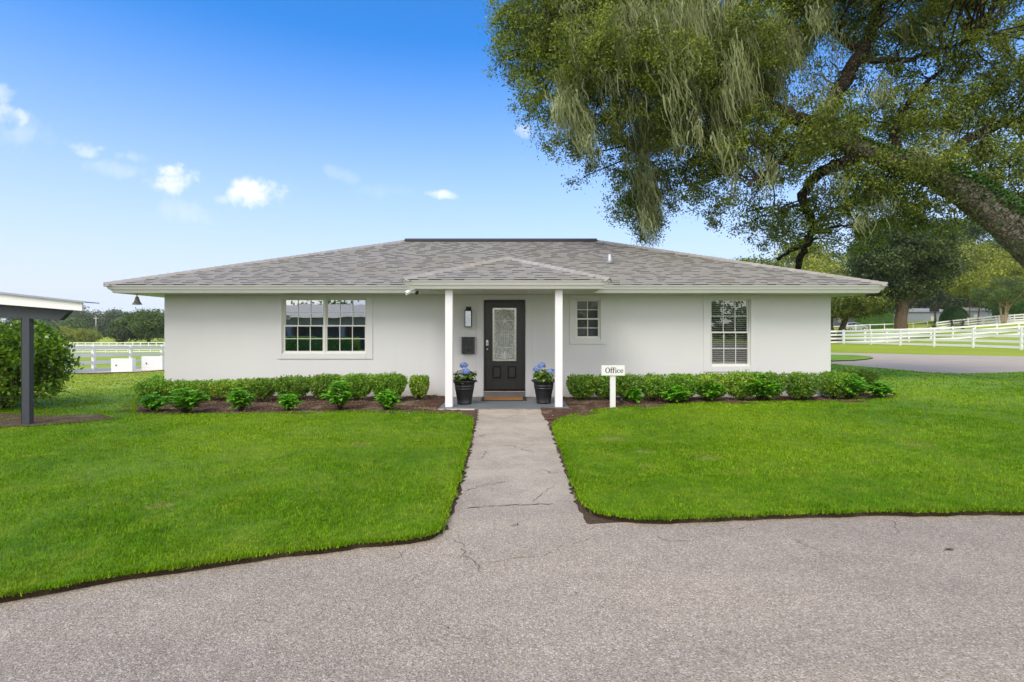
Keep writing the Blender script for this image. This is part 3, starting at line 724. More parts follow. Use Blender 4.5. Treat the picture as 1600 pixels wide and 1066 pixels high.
# side slopes: parallelogram running back into the main roof
shingles(mb, B2, (0, 1, 0), EY0 - PY0 + .0, kk, -kk, PH / cosp)
shingles(mb, (PX0, EY0, RT), (0, -1, 0), EY0 - PY0, -kk, kk, PH / cosp)
mb.build('shingles', M_ROOF, proof, usecol=True)
for a_, b_ in ((A2, PA), (B2, PA), (PA, pr_)):
    mb = MB(); caps(mb, a_, b_, .11, .17); mb.build('hip_cap', M_ROOF, proof, usecol=True)
hp(fascia(PX0, PX1, PY0, EY0 + .35, (0, 1, 3)).build('porch_fascia', M_TRIM))
mb = soffit(PX0 + .13, PX1 - .13, PY0 + .13, EY0 + .126); mb.box(PX0 + .13, PX1 - .13, PY0 + .13, EY0 + .126, SOF + .014, SOF + .02)
hp(mb.build('porch_soffit', M_SOFF))
for cx in (-1.236, .918):
    mb = MB(); mb.box(cx - .072, cx + .072, 10.64, 10.784, .03, SOF); o = hp(mb.build('porch_post', M_TRIM, bevel=.006))
mb = MB(); mb.box(-1.42, 1.12, 10.5, WY - .002, -.1, .03); hp(mb.build('porch_slab', M_SLAB, bevel=.01))
for a_, b_ in ((-1.43, -.72), (.66, 1.15)): mb = MB(); mb.box(a_, b_, 10.42, 10.498, -.05, .022); hp(mb.build('slab_edge', M_CONC, bevel=.01))
# windows
def frame(mb, x0, x1, z0, z1, wd, y0, y1, wt=None, wb=None):
    wt = wt or wd; wb = wb or wd
    mb.box(x0, x0 + wd, y0, y1, z0, z1); mb.box(x1 - wd, x1, y0, y1, z0, z1)
    mb.box(x0 + wd, x1 - wd, y0, y1, z0, z0 + wb); mb.box(x0 + wd, x1 - wd, y0, y1, z1 - wt, z1)
def window(px, cols, halves, rows, glassmat, extra=None):
    a, b, c, d = px; x0, x1, z0, z1 = wx(a), wx(b), wz(d), wz(c)
    root = MB(); frame(root, x0, x1, z0, z1, .022, WY + .02, WY + .12)
    hs = (x1 - x0 - .022 * 2 - (.04 if halves == 2 else 0)) / halves; xs = x0 + .022
    if halves == 2: root.box(x0 + .022 + hs, x0 + .062 + hs, WY + .02, WY + .12, z0 + .022, z1 - .022)
    fr = hp(root.build('window', M_SASH, bevel=.003)); zm = (z0 + z1) / 2
    for h in range(halves):
        xa = xs + h * (hs + .04); xb = xa + hs
        for (za, zb, yy_, nm) in ((zm - .012, z1 - .022, WY + .075, 'upper_sash'), (z0 + .022, zm + .018, WY + .04, 'lower_sash')):
            m_ = MB(); frame(m_, xa, xb, za, zb, .03, yy_, yy_ + .03, .03 if nm[0] == 'l' else .016, .034)
            ia, ib, ja, jb = xa + .03, xb - .03, za + .034, zb - (.03 if nm[0] == 'l' else .016)
            for k in range(1, cols): xx = ia + (ib - ia) * k / cols; m_.box(xx - .008, xx + .008, yy_ + .004, yy_ + .012, ja, jb)
            for k in range(1, rows): zz = ja + (jb - ja) * k / rows; m_.box(ia, ib, yy_ + .003, yy_ + .013, zz - .008, zz + .008)
            sash = m_.build(nm, M_SASH, fr)
            g = MB(); g.add([(ia, yy_ + .016, ja), (ib, yy_ + .016, ja), (ib, yy_ + .016, jb), (ia, yy_ + .016, jb)], [(0, 1, 2, 3)]); g.build('pane', glassmat, fr)
    return fr, (x0, x1, z0, z1)
fr, b_ = window(wins[0], 3, 2, 2, M_GLASS)
mb = MB(); 
fr, b_ = window(wins[1], 2, 1, 2, M_GLASS3)
mb = MB(); mb.box(b_[0], b_[1], WY + .14, WY + .15, b_[2], b_[3]); mb.build('frosted_film', M_FILM, fr)
fr, b_ = window(wins[2], 3, 1, 2, M_GLASS2)
mb = MB(); z = b_[2] + .05
while z < b_[3]:
    mb.box(b_[0] + .02, b_[1] - .02, -.022, .022, -.0015, .0015, Matrix.Translation((0, WY + .15, z)) @ Matrix.Rotation(R(-34), 4, 'X')); z += .046
mb.box(b_[0] + .02, b_[1] - .02, WY + .165, WY + .195, b_[2] + .06, b_[2] + .085)
mb.build('venetian_blind', M_BLIND, fr)
# door
dx0, dx1, dz0, dz1 = wx(756) , wx(820.6), wz(609.5), wz(468.6)
mb = MB(); frame(mb, dx0 + .001, dx1 - .001, dz0 - .02, dz1 - .001, .022, WY - .012, WY + .14, .03, .001)
dfr = hp(mb.build('door_frame', M_BLACK, bevel=.003))
x0, x1, z0, z1 = dx0 + .024, dx1 - .024, dz0 + .004, dz1 - .032; yd = WY + .04
gx0, gx1, gz0, gz1 = wx(769), wx(807.4), wz(565), wz(480.6)
pan = [(wx(768.4), wx(783.6), wz(593), wz(571.4)), (wx(792), wx(807.6), wz(593), wz(571.4))]
mb = MB()
mb.box(x0, gx0, yd, yd + .045, z0, z1); mb.box(gx1, x1, yd, yd + .045, z0, z1); mb.box(gx0, gx1, yd, yd + .045, gz1, z1); mb.box(gx0, gx1, yd, yd + .045, z0, gz0)
for (a, b, c, d) in pan:
    # moulded raised panel
    for (o1, o2, y1_, y2_) in ((0, .018, yd - .022, yd),):
        mb.box(a, b, y1_, y2_, c, c + o2); mb.box(a, b, y1_, y2_, d - o2, d); mb.box(a, a + o2, y1_, y2_, c + o2, d - o2); mb.box(b - o2, b, y1_, y2_, c + o2, d - o2)
    mb.add([(a + .02, yd - .001, c + .02), (b - .02, yd - .001, c + .02), (b - .02, yd - .001, d - .02), (a + .02, yd - .001, d - .02),
            (a + .05, yd - .024, c + .05), (b - .05, yd - .024, c + .05), (b - .05, yd - .024, d - .05), (a + .05, yd - .024, d - .05)],
           [(0, 1, 5, 4), (1, 2, 6, 5), (2, 3, 7, 6), (3, 0, 4, 7), (4, 5, 6, 7)])
frame(mb, gx0 - .022, gx1 + .022, gz0 - .022, gz1 + .022, .03, yd - .012, yd - .001)
dr = hp(mb.build('door', M_BLACK, bevel=.004)); tag(dr, 'black front door with a leaded glass light')
mb = MB(); mb.box(gx0, gx1, yd + .012, yd + .02, gz0, gz1); mb.build('door_glass', M_LEAD, dr)
# caming pattern
cm = MB(); yc = yd + .006; W_, H_ = gx1 - gx0, gz1 - gz0
def gp(u, v): return Vector((gx0 + u * W_, yc, gz0 + v * H_))
def came(pts, r=.006): cm.tube([gp(*p) for p in pts], r, 6)
came([(.13, .02), (.13, .86)]); came([(.87, .02), (.87, .86)]); came([(.02, .02), (.98, .02)])
came([(.13, .86), (.18, .92), (.3, .955), (.5, .965), (.7, .955), (.82, .92), (.87, .86)], .009)
for v in (.25, .50, .755): came([(.13, v), (.87, v)], .009)
came([(.35, .25), (.35, .72)]); came([(.65, .25), (.65, .72)]); came([(.5, .25), (.5, .66)], .005); came([(.43, .27), (.43, .7), (.5, .8)]); came([(.57, .27), (.57, .7), (.5, .8)])
for a in (-70, -45, -20, 0, 20, 45, 70): came([(.5, .04), (.5 + .15 * math.sin(R(a)) , .04 + .09 * math.cos(R(a))), (.5 + .3 * math.sin(R(a)), .04 + .14 * math.cos(R(a)))], .010)
for a in (-60, -30, 0, 30, 60): came([(.5, .72), (.5 + .16 * math.sin(R(a)), .72 + .085 * math.cos(R(a)))], .010)
for v in (.15, .38, .62, .86): came([(.02, v), (.13, v)], .005); came([(.87, v), (.98, v)], .005)
cm.build('caming', M_CAME, dr)
bv = MB(); frame(bv, gx0 + .002, gx1 - .002, gz0 + .002, gz1 - .002, .05, yd + .0085, yd + .0115); bv.build('bevelled_border', M_BEVEL, dr)
mb = MB(); hx = wx(761.2)
Mr = Matrix.Translation((hx, yd - .004, wz(536.5))) @ Matrix.Rotation(R(90), 4, 'X')
def lat(mb, prof, M, seg=20):
    q = MB(); q.lathe(prof, (0, 0, 0), seg); mb.add([M @ Vector(v) for v in q.v], q.f, True)
mb.box(hx - .026, hx + .026, yd - .014, yd, wz(540), wz(531.5)); lat(mb, [(.0, .03), (.018, .028), (.02, .0), (.02, -.001)], Mr)
mb.build('deadbolt', M_STEEL, dr)
mb = MB(); lat(mb, [(.0, .055), (.018, .053), (.028, .04), (.024, .022), (.011, .014), (.011, .006), (.03, .005), (.03, 0)], Matrix.Translation((hx, yd, wz(546))) @ Matrix.Rotation(R(90), 4, 'X'))
mb.build('door_knob', M_STEEL, dr)
mb = MB(); mb.box(dx0 + .01, dx1 - .01, WY - .03, WY + .12, dz0 - .045, dz0 - .022); mb.build('threshold', M_SILL, dfr)
mb = MB(); mb.box(dx0 + .005, dx1 - .005, WY - .018, WY + .10, .031, dz0 - .046); mb.build('step_riser', M_SLAB, dfr)
mb = MB(); mb.box(dx0 - .03, dx1 + .02, WY - .7, WY - .06, .031, .037); mat_o = empty('doormat', ((dx0 + dx1) / 2, WY - .4, .03), 0, 'brown coir doormat with black rubber edge before the door', 'doormat')
def pw(o, root):
    o.parent = root; o.matrix_parent_inverse = (Matrix.Translation(root.location) @ root.rotation_euler.to_matrix().to_4x4()).inverted(); return o
pw(mb.build('mat_base', M_RUB), mat_o)
mb = MB(); mb.box(dx0 + .03, dx1 - .06, WY - .65, WY - .12, .038, .052); pw(mb.build('coir_pile', M_COIR, bevel=.004), mat_o)

# wall lantern
xl = wx(732.3); zl0, zl1 = wz(511.3), wz(479.4)
t_ = empty('wall_lantern', (xl, WY, zl0), 0, 'black box lantern with clear glass on the wall left of the door', 'wall lamp')
mb = MB(); mb.box(xl - .06, xl + .06, WY - .025, WY - .001, zl1 - .14, zl1); mb.box(xl - .02, xl + .02, WY - .09, WY - .025, zl1 - .08, zl1 - .05)
pw(mb.build('backplate', M_IRON, bevel=.003), t_)
mb = MB(); a, b, c, d = xl - .078, xl + .078, WY - .19, WY - .035
zt = zl1 - .10
for (p, q) in ((a, c), (b - .012, c), (a, d - .012), (b - .012, d - .012)): mb.box(p, p + .012, q, q + .012, zl0 + .014, zt)
mb.box(a, b, c, d, zl0, zl0 + .014)
mb.add([(a - .01, c - .01, zt), (b + .01, c - .01, zt), (b + .01, d + .01, zt), (a - .01, d + .01, zt), (xl - .03, c + .04, zt + .045), (xl + .03, c + .04, zt + .045), (xl + .03, d - .04, zt + .045), (xl - .03, d - .04, zt + .045)],
       [(3, 2, 1, 0), (0, 1, 5, 4), (1, 2, 6, 5), (2, 3, 7, 6), (3, 0, 4, 7), (4, 5, 6, 7)])
pw(mb.build('cage', M_IRON), t_)
mb = MB(); mb.box(a + .006, b - .006, c + .005, c + .007, zl0 + .015, zt - .002); mb.box(a + .005, a + .007, c + .012, d - .012, zl0 + .015, zt - .002); mb.box(b - .007, b - .005, c + .012, d - .012, zl0 + .015, zt - .002); pw(mb.build('glass', M_LGLASS), t_)
mb = MB(); mb.lathe([(.02, 0), (.02, .07), (.024, .075), (.034, .12), (.028, .16), (.0, .175)], (xl, WY - .11, zl0 + .11), 16); pw(mb.build('bulb', simple('bulb_glass', (.75, .75, .72), .2)), t_)
mb = MB(); mb.box(a + .02, b - .02, WY - .052, WY - .05, zl0 + .03, zt - .01); pw(mb.build('reflector', M_STEEL), t_)
# mailbox
x0, x1, z0, z1 = wx(721.7), wx(742), wz(553), wz(526.7)
t_ = empty('wall_mailbox', ((x0 + x1) / 2, WY, z0), 0, 'dark cast metal letterbox with scroll relief on the wall by the door', 'mailbox')
mb = MB(); mb.box(x0, x1, WY - .09, WY - .001, z0, z1 - .03); pw(mb.build('case', M_BOX, bevel=.008), t_)
mb = MB(); mb.box(x0 - .006, x1 + .006, WY - .10, WY - .001, z1 - .028, z1); pw(mb.build('lid', M_BOX, bevel=.008), t_)
mb = MB(); cx, cz = (x0 + x1) / 2, (z0 + z1) / 2 - .01
def mp(u, v): return (cx + u * .13, WY - .092, cz + v * .16)
for sgn in (-1, 1):
    for sv in (-1, 1):
        mb.tube([mp(0, .85 * sv), mp(.45 * sgn, .4 * sv), mp(.85 * sgn, 0)], .011, 6)
        mb.tube([mp(.9 * sgn, .9 * sv), mp(.55 * sgn, .85 * sv), mp(.5 * sgn, .55 * sv), mp(.75 * sgn, .45 * sv), mp(.8 * sgn, .7 * sv)], .009, 6)
        mb.tube([mp(0, 0), mp(.3 * sgn, .25 * sv), mp(.1 * sgn, .45 * sv)], .009, 6)
pw(mb.build('scroll_relief', M_BOX), t_)
# eave bell
bx, by = -8.27, 12.0
t_ = empty('hanging_bell', (bx, by, SOF), 0, 'weathered grey bell hanging under the left eave corner of the house', 'bell')
mb = MB(); mb.lathe([(0, -.055), (.022, -.058), (.034, -.075), (.042, -.11), (.052, -.15), (.07, -.19), (.088, -.215), (.098, -.235), (.092, -.237), (.06, -.19), (.03, -.1)], (bx, by, SOF), 24); pw(mb.build('bell_body', M_BRONZE), t_)
mb = MB(); mb.tube([(bx, by, SOF), (bx, by, SOF - .03)], .006, 8); mb.tube([(bx + .018 * math.cos(a), by, SOF - .04 + .018 * math.sin(a)) for a in [k * math.pi / 5 for k in range(11)]], .005, 6, False); pw(mb.build('hook', M_IRON), t_)
# security light on the porch corner
fx, fy = -1.93, 10.56
t_ = empty('security_floodlight', (fx, fy, SOF), 0, 'white twin head security light under the left corner of the porch eave', 'floodlight')
mb = MB(); mb.lathe([(.05, 0), (.05, -.02), (.03, -.03), (0, -.03)], (fx, fy, SOF), 16); mb.tube([(fx, fy, SOF - .02), (fx - .05, fy - .03, SOF - .05)], .011, 8); mb.tube([(fx, fy, SOF - .02), (fx + .07, fy + .04, SOF - .055)], .011, 8); pw(mb.build('bracket', M_WHITE), t_)
def head(p, d, mat, r=.042, L=.11):
    d = Vector(d).normalized(); q = MB(); lat(q, [(0, 0), (r * .5, .0), (r * .75, .015), (r, L * .5), (r, L), (r * .9, L), (r * .85, L * .8), (0, L * .8)], Matrix.Translation(p) @ d.to_track_quat('Z', 'Y').to_matrix().to_4x4(), 18)
    return pw(q.build('lamp_head', mat), t_)
head((fx - .035, fy - .03, SOF - .035), (-.75, -.45, -.5), M_WHITE); head((fx + .10, fy + .05, SOF - .04), (-.3, -.8, -.55), M_IRON, .03, .08)
mb = MB(); mb.tube([(fx + .06, fy + .03, SOF - .012), (fx + .42, fy + .5, SOF - .012)], .011, 8); pw(mb.build('conduit', M_WHITE), t_)

# office sign
sx_, sy_ = (957.3 - 800) / F * 10.7, 10.7
t_ = empty('office_sign', (sx_, sy_, 0), 0, 'white post sign with black lettering reading Office in the right flower bed', 'sign')
mb = MB(); mb.box(sx_ - .053, sx_ + .053, sy_ - .03, sy_ + .03, -.05, .66); pw(mb.build('post', M_WHITE, bevel=.004), t_)
mb = MB(); mb.box(sx_ - .228, sx_ + .228, sy_ - .052, sy_ - .031, .648, .848); pw(mb.build('board', M_WHITE, bevel=.003), t_)
lt = MB(); ls = .142; ox, oz, ly = sx_ - .155, .700, sy_ - .0535
def lq(a): lt.add([(ox + p[0] * ls, ly, oz + p[1] * ls) for p in a] , [tuple(range(len(a)))])
def arc(cx, cy, rx, ry, tx, ty, a0, a1, n=28):
    for i in range(n):
        q = []
        for a in (a0 + (a1 - a0) * i / n, a0 + (a1 - a0) * (i + 1) / n):
            c_, s_ = math.cos(R(a)), math.sin(R(a)); k = abs(c_) ** 1.4; tt = ty + (tx - ty) * k
            q.append(((cx + rx * c_, cy + ry * s_), (cx + (rx - tt) * c_, cy + (ry - tt * (1 if ry > rx else 1)) * s_)))
        lq([q[0][0], q[1][0], q[1][1], q[0][1]])
def rc(x0, x1, y0, y1): lq([(x0, y0), (x1, y0), (x1, y1), (x0, y1)])
arc(.33, .36, .33, .38, .14, .06, 0, 360, 40)                                   # O
for fx_ in (.76, 1.07):                                                            # f f
    rc(fx_ - .01, fx_ + .12, .0, .62); arc(fx_ + .17, .60, .17, .17, .10, .045, 20, 180, 14); rc(fx_ - .08, fx_ + .23, .44, .49); rc(fx_ - .06, fx_ + .17, -.012, .025)
    arc(fx_ + .30, .64, .045, .045, .044, .044, 0, 360, 10)
rc(1.41, 1.54, 0, .47); rc(1.35, 1.42, .435, .472); rc(1.36, 1.58, -.012, .025); arc(1.465, .64, .055, .055, .054, .054, 0, 360, 12)   # i
arc(1.84, .235, .21, .245, .125, .05, 38, 325); arc(1.97, .36, .045, .045, .044, .044, 0, 360, 10)                                          # c
arc(2.28, .235, .21, .245, .125, .05, 0, 325); rc(2.12, 2.485, .225, .27)                                                                    # e
pw(lt.build('lettering', M_INK), t_)

# path spotlights
def spot(px, py, label):
    x, y = G(px, py); r_ = empty('garden_spotlight', (x, y, .03), 0, label, 'spotlight', 'small black spotlights in the flower bed')
    m_ = MB(); m_.tube([(0, 0, -.03), (0, 0, .07)], .012, 8); m_.build('stake', M_IRON, r_)
    m_ = MB(); lat(m_, [(0, -.045), (.03, -.045), (.036, -.02), (.038, .05), (.03, .05), (.028, .03), (0, .03)], Matrix.Translation((0, .01, .11)) @ Matrix.Rotation(R(-35), 4, 'X'), 16); m_.build('head', M_IRON, r_)
spot(971, 636, 'small black garden spotlight beside the office sign post'); spot(1286, 627, 'small black garden spotlight by the right end of the house wall')

# ------------------------------------------------------------------ leaf clouds
def leafmesh(name, Cn, L, Wd, mat, parent=None, dirs=None, spread=1.):
    """diamond leaves at centres Cn (n,3) with length L, width Wd (arrays)"""
    n = len(Cn)
    a = rng.normal(size=(n, 3))
    if dirs is not None: a = dirs + a * spread
    a /= np.linalg.norm(a, axis=1, keepdims=True) + 1e-9
    b = np.cross(a, rng.normal(size=(n, 3))); b /= np.linalg.norm(b, axis=1, keepdims=True) + 1e-9
    L = np.broadcast_to(L, n)[:, None]; Wd = np.broadcast_to(Wd, n)[:, None]
    V = np.stack([Cn - a * L / 2, Cn + b * Wd / 2 - a * L * .08, Cn + a * L / 2, Cn - b * Wd / 2 - a * L * .08], 1).reshape(-1, 3)
    return npmesh(name, V, np.arange(4 * n).reshape(-1, 4), mat, parent)
def ellips_pts(c, r, n, bias=2.2):
    d = rng.normal(size=(n, 3)); d /= np.linalg.norm(d, axis=1, keepdims=True)
    return np.array(c) + d * (rng.random((n, 1)) ** (1 / (3 * 1.0) * (3 / bias))) * np.array(r)

# boxwood bushes : boxy-round, dense
def boxwood(cx, cy, wd, ht, dep, label, group, seed_, base=.04, mat=None, n=2600, nm='boxwood_bush', cat='bush'):
    r_ = empty(nm, (cx, cy, base), rng.uniform(0, 0.2), label, cat, group)
    k = int(n * wd * ht * 4.8)
    d = rng.normal(size=(k, 3)); d /= np.linalg.norm(d, axis=1, keepdims=True); d = np.sign(d) * np.abs(d) ** .84; d /= np.max(np.abs(d), axis=1, keepdims=True) ** .45
    rad = rng.random((k, 1)) ** .26
    p = d * rad; zrel = (p[:, 2] + 1) / 2
    tap = .74 + .26 * np.clip(zrel * 1.7, 0, 1)
    nz = .5 + .5 * np.sin(p[:, 0] * 5 + seed_) * np.sin(p[:, 1] * 5 + seed_ * 2) * np.sin(p[:, 2] * 6 + seed_ * 3)
    sc = .90 + .26 * nz
    hz = .07 + (ht - .06) * zrel
    pts = np.stack([p[:, 0] * wd / 2 * tap * sc, p[:, 1] * dep / 2 * tap * sc, hz + rng.normal(0, .014, k) + .07 * (nz - .5)], -1)
    keep = ~((nz < .22) & (rng.random(k) < .5)); pts = pts[keep]
    s_ = rng.uniform(.036, .058, len(pts)); leafmesh('foliage', pts, s_, s_ * .62, mat or [L_BOX, L_BOX2, L_BOX3][int(seed_ * 7.3) % 3], r_)
    # shoots poking out of the top
    m_ = MB()
    for q in range(14):
        a = random.uniform(0, 6.28); rr = random.uniform(0, .10); tx, ty, tz = math.cos(a) * wd * .38 * random.random(), math.sin(a) * dep * .38 * random.random(), ht * random.uniform(.8, 1.08)
        m_.tube([(math.cos(a) * rr * .4, math.sin(a) * rr * .4, -.04), (tx * .6, ty * .6, ht * .35), (tx, ty, tz)], [.009, .006, .002], 5)
    m_.build('stems', M_BARKB, r_); return r_
row = [(241, 596, 46, 11.55), (279, 597, 44, 11.6), (316, 597, 42, 11.62), (352, 596, 42, 11.62), (384, 594, 30, 11.62), (410, 593, 42, 11.62), (458, 590, 54, 11.6), (510, 587, 50, 11.62), (558, 586.5, 50, 11.6), (607, 585.5, 56, 11.58), (655, 588, 31, 11.7)]
Llab = ['leftmost round boxwood bush wrapping the left corner of the house', 'low boxwood bush second from the left end of the left hedge row', 'low boxwood bush third from the left end of the hedge row, left of the window',
        'low boxwood bush fourth from the left end of the row, below the bare wall', 'narrow boxwood bush squeezed just left of the double window', 'boxwood bush under the left edge of the double window',
        'wide boxwood bush under the left half of the double window', 'boxwood bush under the middle of the double window', 'boxwood bush under the right edge of the double window', 'largest fullest boxwood bush of the left row, right of the double window', 'small lone boxwood bush standing apart left of the porch post']
for i, (px, top, wpx, Y) in enumerate(row):
    s_ = F / Y; boxwood((px - 800) / s_, Y, wpx / s_ * .99, EYE + (HZ - top) / s_ - .03, .62 if i != 10 else .42, Llab[i], 'clipped boxwood bushes along the house wall', i * 1.7)
row = [(909, 588, 46, 11.6), (947, 588, 42, 11.62), (981, 587, 42, 11.62), (1021, 587, 42, 11.62), (1065, 586, 50, 11.6), (1112, 585.5, 48, 11.62), (1157, 583, 48, 11.6), (1200, 584, 46, 11.6), (1250, 584, 49, 11.65), (1303, 582, 34, 11.9), (1337, 578, 52, 12.6)]
Rlab = ['boxwood bush just right of the porch, below the small window', 'boxwood bush directly behind the office sign', 'boxwood bush immediately right of the office sign', 'boxwood bush with reddish stems second to the right of the office sign',
        'pale edged boxwood bush midway between office sign and blinds window', 'boxwood bush under the left edge of the window with blinds', 'boxwood bush under the right half of the window with blinds', 'boxwood bush right of the window with blinds, behind the biggest hydrangea',
        'lone open boxwood bush standing apart with white wall on both sides', 'loose boxwood bush at the right corner of the house', 'large dark bush beyond the right corner of the house']
for i, (px, top, wpx, Y) in enumerate(row):
    s_ = F / Y; boxwood((px - 800) / s_, Y, wpx / s_ * .99, EYE + (HZ - top) / s_ - .03, .60 if i < 9 else .8, Rlab[i], 'clipped boxwood bushes along the house wall', 20 + i * 1.3, mat=L_CAM if i == 10 else None, n=2300)
s_ = F / 14; boxwood((247 - 800) / s_, 14, 22 / s_, EYE + (HZ - 590) / s_, .35, 'small bright shrub peeping out behind the left wall corner', None, 3, mat=L_HYD, nm='shrub', n=900)
# wispy shoot above the right row
# hydrangea plants : big soft leaves on radiating stems
def big_leaf(mb, base, d, L, Wd, droop=.3):
    d = Vector(d).normalized(); side = d.cross(Vector((0, 0, 1)));
    if side.length < .05: side = Vector((1, 0, 0))
    side.normalize(); up = side.cross(d).normalized(); base = Vector(base)
    prof = [(0, .05), (.2, .75), (.45, 1.0), (.7, .72), (.9, .28), (1, .0)]; vs = []
    for (q, wd) in prof:
        c = base + d * L * q - Vector((0, 0, 1)) * droop * L * q * q; e = up * .16 * Wd * wd
        vs += [c - side * Wd / 2 * wd + e, c, c + side * Wd / 2 * wd + e]
    fs = []
    for i in range(len(prof) - 1):
        fs += [(3 * i, 3 * i + 1, 3 * i + 4, 3 * i + 3), (3 * i + 1, 3 * i + 2, 3 * i + 5, 3 * i + 4)]
    mb.add(vs, fs, True)
def hydrangea(px, pyb, wpx, hpx, label, nl=None, group='bright green hydrangeas in front of the boxwoods'):
    x, y = G(px, pyb); s_ = F / y; wd, ht = wpx / s_ * 1.32, hpx / s_ * 1.12
    r_ = empty('hydrangea', (x, y, .03), 0, label, 'plant', group)
    lf = MB(); st = MB(); nst = max(18, int(52 * wd))
    for k in range(nst):
        a = random.uniform(0, 6.28); rr = math.sqrt(random.random()); ex, ey = math.cos(a) * wd / 2 * rr * .8, math.sin(a) * wd / 2 * rr * .7; ez = ht * (.95 - .45 * rr * rr) * random.uniform(.75, 1)
        pts = [Vector((0, 0, -.02)), Vector((ex * .5, ey * .5, ez * .55)), Vector((ex, ey, ez))]; st.tube(pts, [.006, .005, .003], 5)
        for lv in range(4):
            q = .45 + .18 * lv; c = pts[0].lerp(pts[2], q) if q < .6 else pts[1].lerp(pts[2], (q - .5) * 2 if q < 1 else 1)
            a0 = random.uniform(0, 6.28)
            for m_ in range(2 if lv < 3 else 3):
                aa = a0 + m_ * (math.pi if lv < 3 else 2.1); L = random.uniform(.095, .15) * (1.1 if lv < 3 else .85)
                big_leaf(lf, c, (math.cos(aa), math.sin(aa), random.uniform(.1, .8)), L, L * .62, .35)
    lf.build('foliage', L_HYD, r_); st.build('stems', M_BARKB, r_)
hyd = [(241, 645, 40, 26, 'dark leaved hydrangea at the left tip of the left flower bed'), (290, 648, 62, 38, 'broad hydrangea near the left end of the left bed'), (377, 646, 42, 36, 'bushy hydrangea left of the double window, third from the left'),
       (452, 645, 38, 26, 'small low hydrangea in front of the widest gap under the double window'), (531, 644, 46, 46, 'tallest hydrangea of the left bed, under the double window'), (605, 645, 36, 32, 'hydrangea in front of the largest boxwood right of the double window'),
       (992, 634, 24, 25, 'smallest narrow hydrangea to the right of the office sign'), (1056, 632, 48, 26, 'low spreading hydrangea second from the office sign'), (1110, 630, 48, 31, 'hydrangea at the left foot of the window with blinds'),
       (1186, 630, 62, 44, 'biggest hydrangea, right of the window with blinds'), (1257, 627, 34, 24, 'small hydrangea in front of the lone boxwood'), (1327, 627, 58, 40, 'large hydrangea beyond the right house corner'), (1374, 625, 34, 26, 'darker hydrangea at the right tip of the right flower bed')]
for h in hyd: hydrangea(*h)

# potted hydrangeas
def potted(px, Y, label, heads, mirrored):
    x = (px - 800) / F * Y; r_ = empty('potted_hydrangea', (x, Y, .031), 0, label, 'potted plant', 'black planters with blue hydrangeas')
    m_ = MB(); m_.lathe([(0, 0), (.135, 0), (.148, .006), (.15, .03), (.146, .036), (.165, .16), (.182, .26), (.190, .30), (.196, .302), (.197, .318), (.191, .322), (.197, .35), (.203, .352), (.204, .368), (.200, .372), (.208, .425), (.228, .44), (.238, .455), (.236, .478), (.222, .482), (.212, .47), (.205, .40), (0, .40)], (0, 0, 0), 40)
    m_.build('pot', M_POT, r_)
    m_ = MB(); m_.tube([((.237 + .008 * math.sin(26 * a)) * math.cos(a), (.237 + .008 * math.sin(26 * a)) * math.sin(a), .468 + .006 * math.cos(26 * a)) for a in [k / 208 * 6.2832 for k in range(209)]], .012, 6, False); m_.build('scalloped_rim', M_POT, r_)
    m_ = MB(); m_.lathe([(0, .425), (.1, .43), (.205, .42)], (0, 0, 0), 20); m_.build('soil', M_SOILP, r_)
    lf = MB(); st = MB()
    for k in range(64):
        a = random.uniform(0, 6.28); rr = math.sqrt(random.random()) * .19; z = .46 + random.uniform(.02, .24) * (1 - rr * 1.6)
        c = Vector((math.cos(a) * rr, math.sin(a) * rr, z)); st.tube([(0, 0, .41), c], [.005, .003], 5)
        for q in range(2):
            aa = a + random.uniform(-.9, .9); L = random.uniform(.09, .14); big_leaf(lf, c, (math.cos(aa), math.sin(aa), random.uniform(-.1, .7)), L, L * .68, .45)
    lf.build('foliage', L_CAM, r_); st.build('stems', M_BARKB, r_)
    for (hx_, hz_, hy_, rad) in heads:
        n = 170; d = rng.normal(size=(n, 3)); d /= np.linalg.norm(d, axis=1, keepdims=True); d = d[d[:, 2] > -.45]; n = len(d)
        cc = np.array([hx_, hy_, hz_]) + d * rad * np.array([1, 1, .8]); V = []; Fc = []
        for i in range(n):                                     # four-petal florets
            nn = Vector(d[i]); a_ = nn.cross(Vector((.3, .2, 1))).normalized(); b_2 = nn.cross(a_); f_ = random.random() * 1.57; s2 = random.uniform(.012, .017)
            for q in range(4):
                an = f_ + q * math.pi / 2; dd = a_ * math.cos(an) + b_2 * math.sin(an); ss = a_ * -math.sin(an) + b_2 * math.cos(an); c0 = Vector(cc[i]); b0 = len(V)
                V += [tuple(c0), tuple(c0 + dd * s2 * .6 + ss * s2 * .55 + nn * .002), tuple(c0 + dd * s2 * 1.15 + nn * .004), tuple(c0 + dd * s2 * .6 - ss * s2 * .55 + nn * .002)]; Fc.append((b0, b0 + 1, b0 + 2, b0 + 3))
        npmesh('flower_head', V, Fc, L_FLOW, r_)
        m_ = MB(); m_.tube([(0, 0, .42), (hx_ * .7, hy_ * .7, hz_ - .12), (hx_, hy_, hz_ - .02)], [.006, .005, .004], 6); m_.build('flower_stem', L_HYD, r_)
    return r_
potted(725.8, 11.12, 'black planter with two blue hydrangea heads left of the front door', [(-.01, .78, -.02, .082), (.035, .665, -.14, .088)], 0)
potted(849.5, 11.22, 'black planter with three blue hydrangea heads right of the front door', [(-.15, .70, -.1, .078), (-.045, .77, -.02, .082), (.155, .655, -.1, .080)], 1)

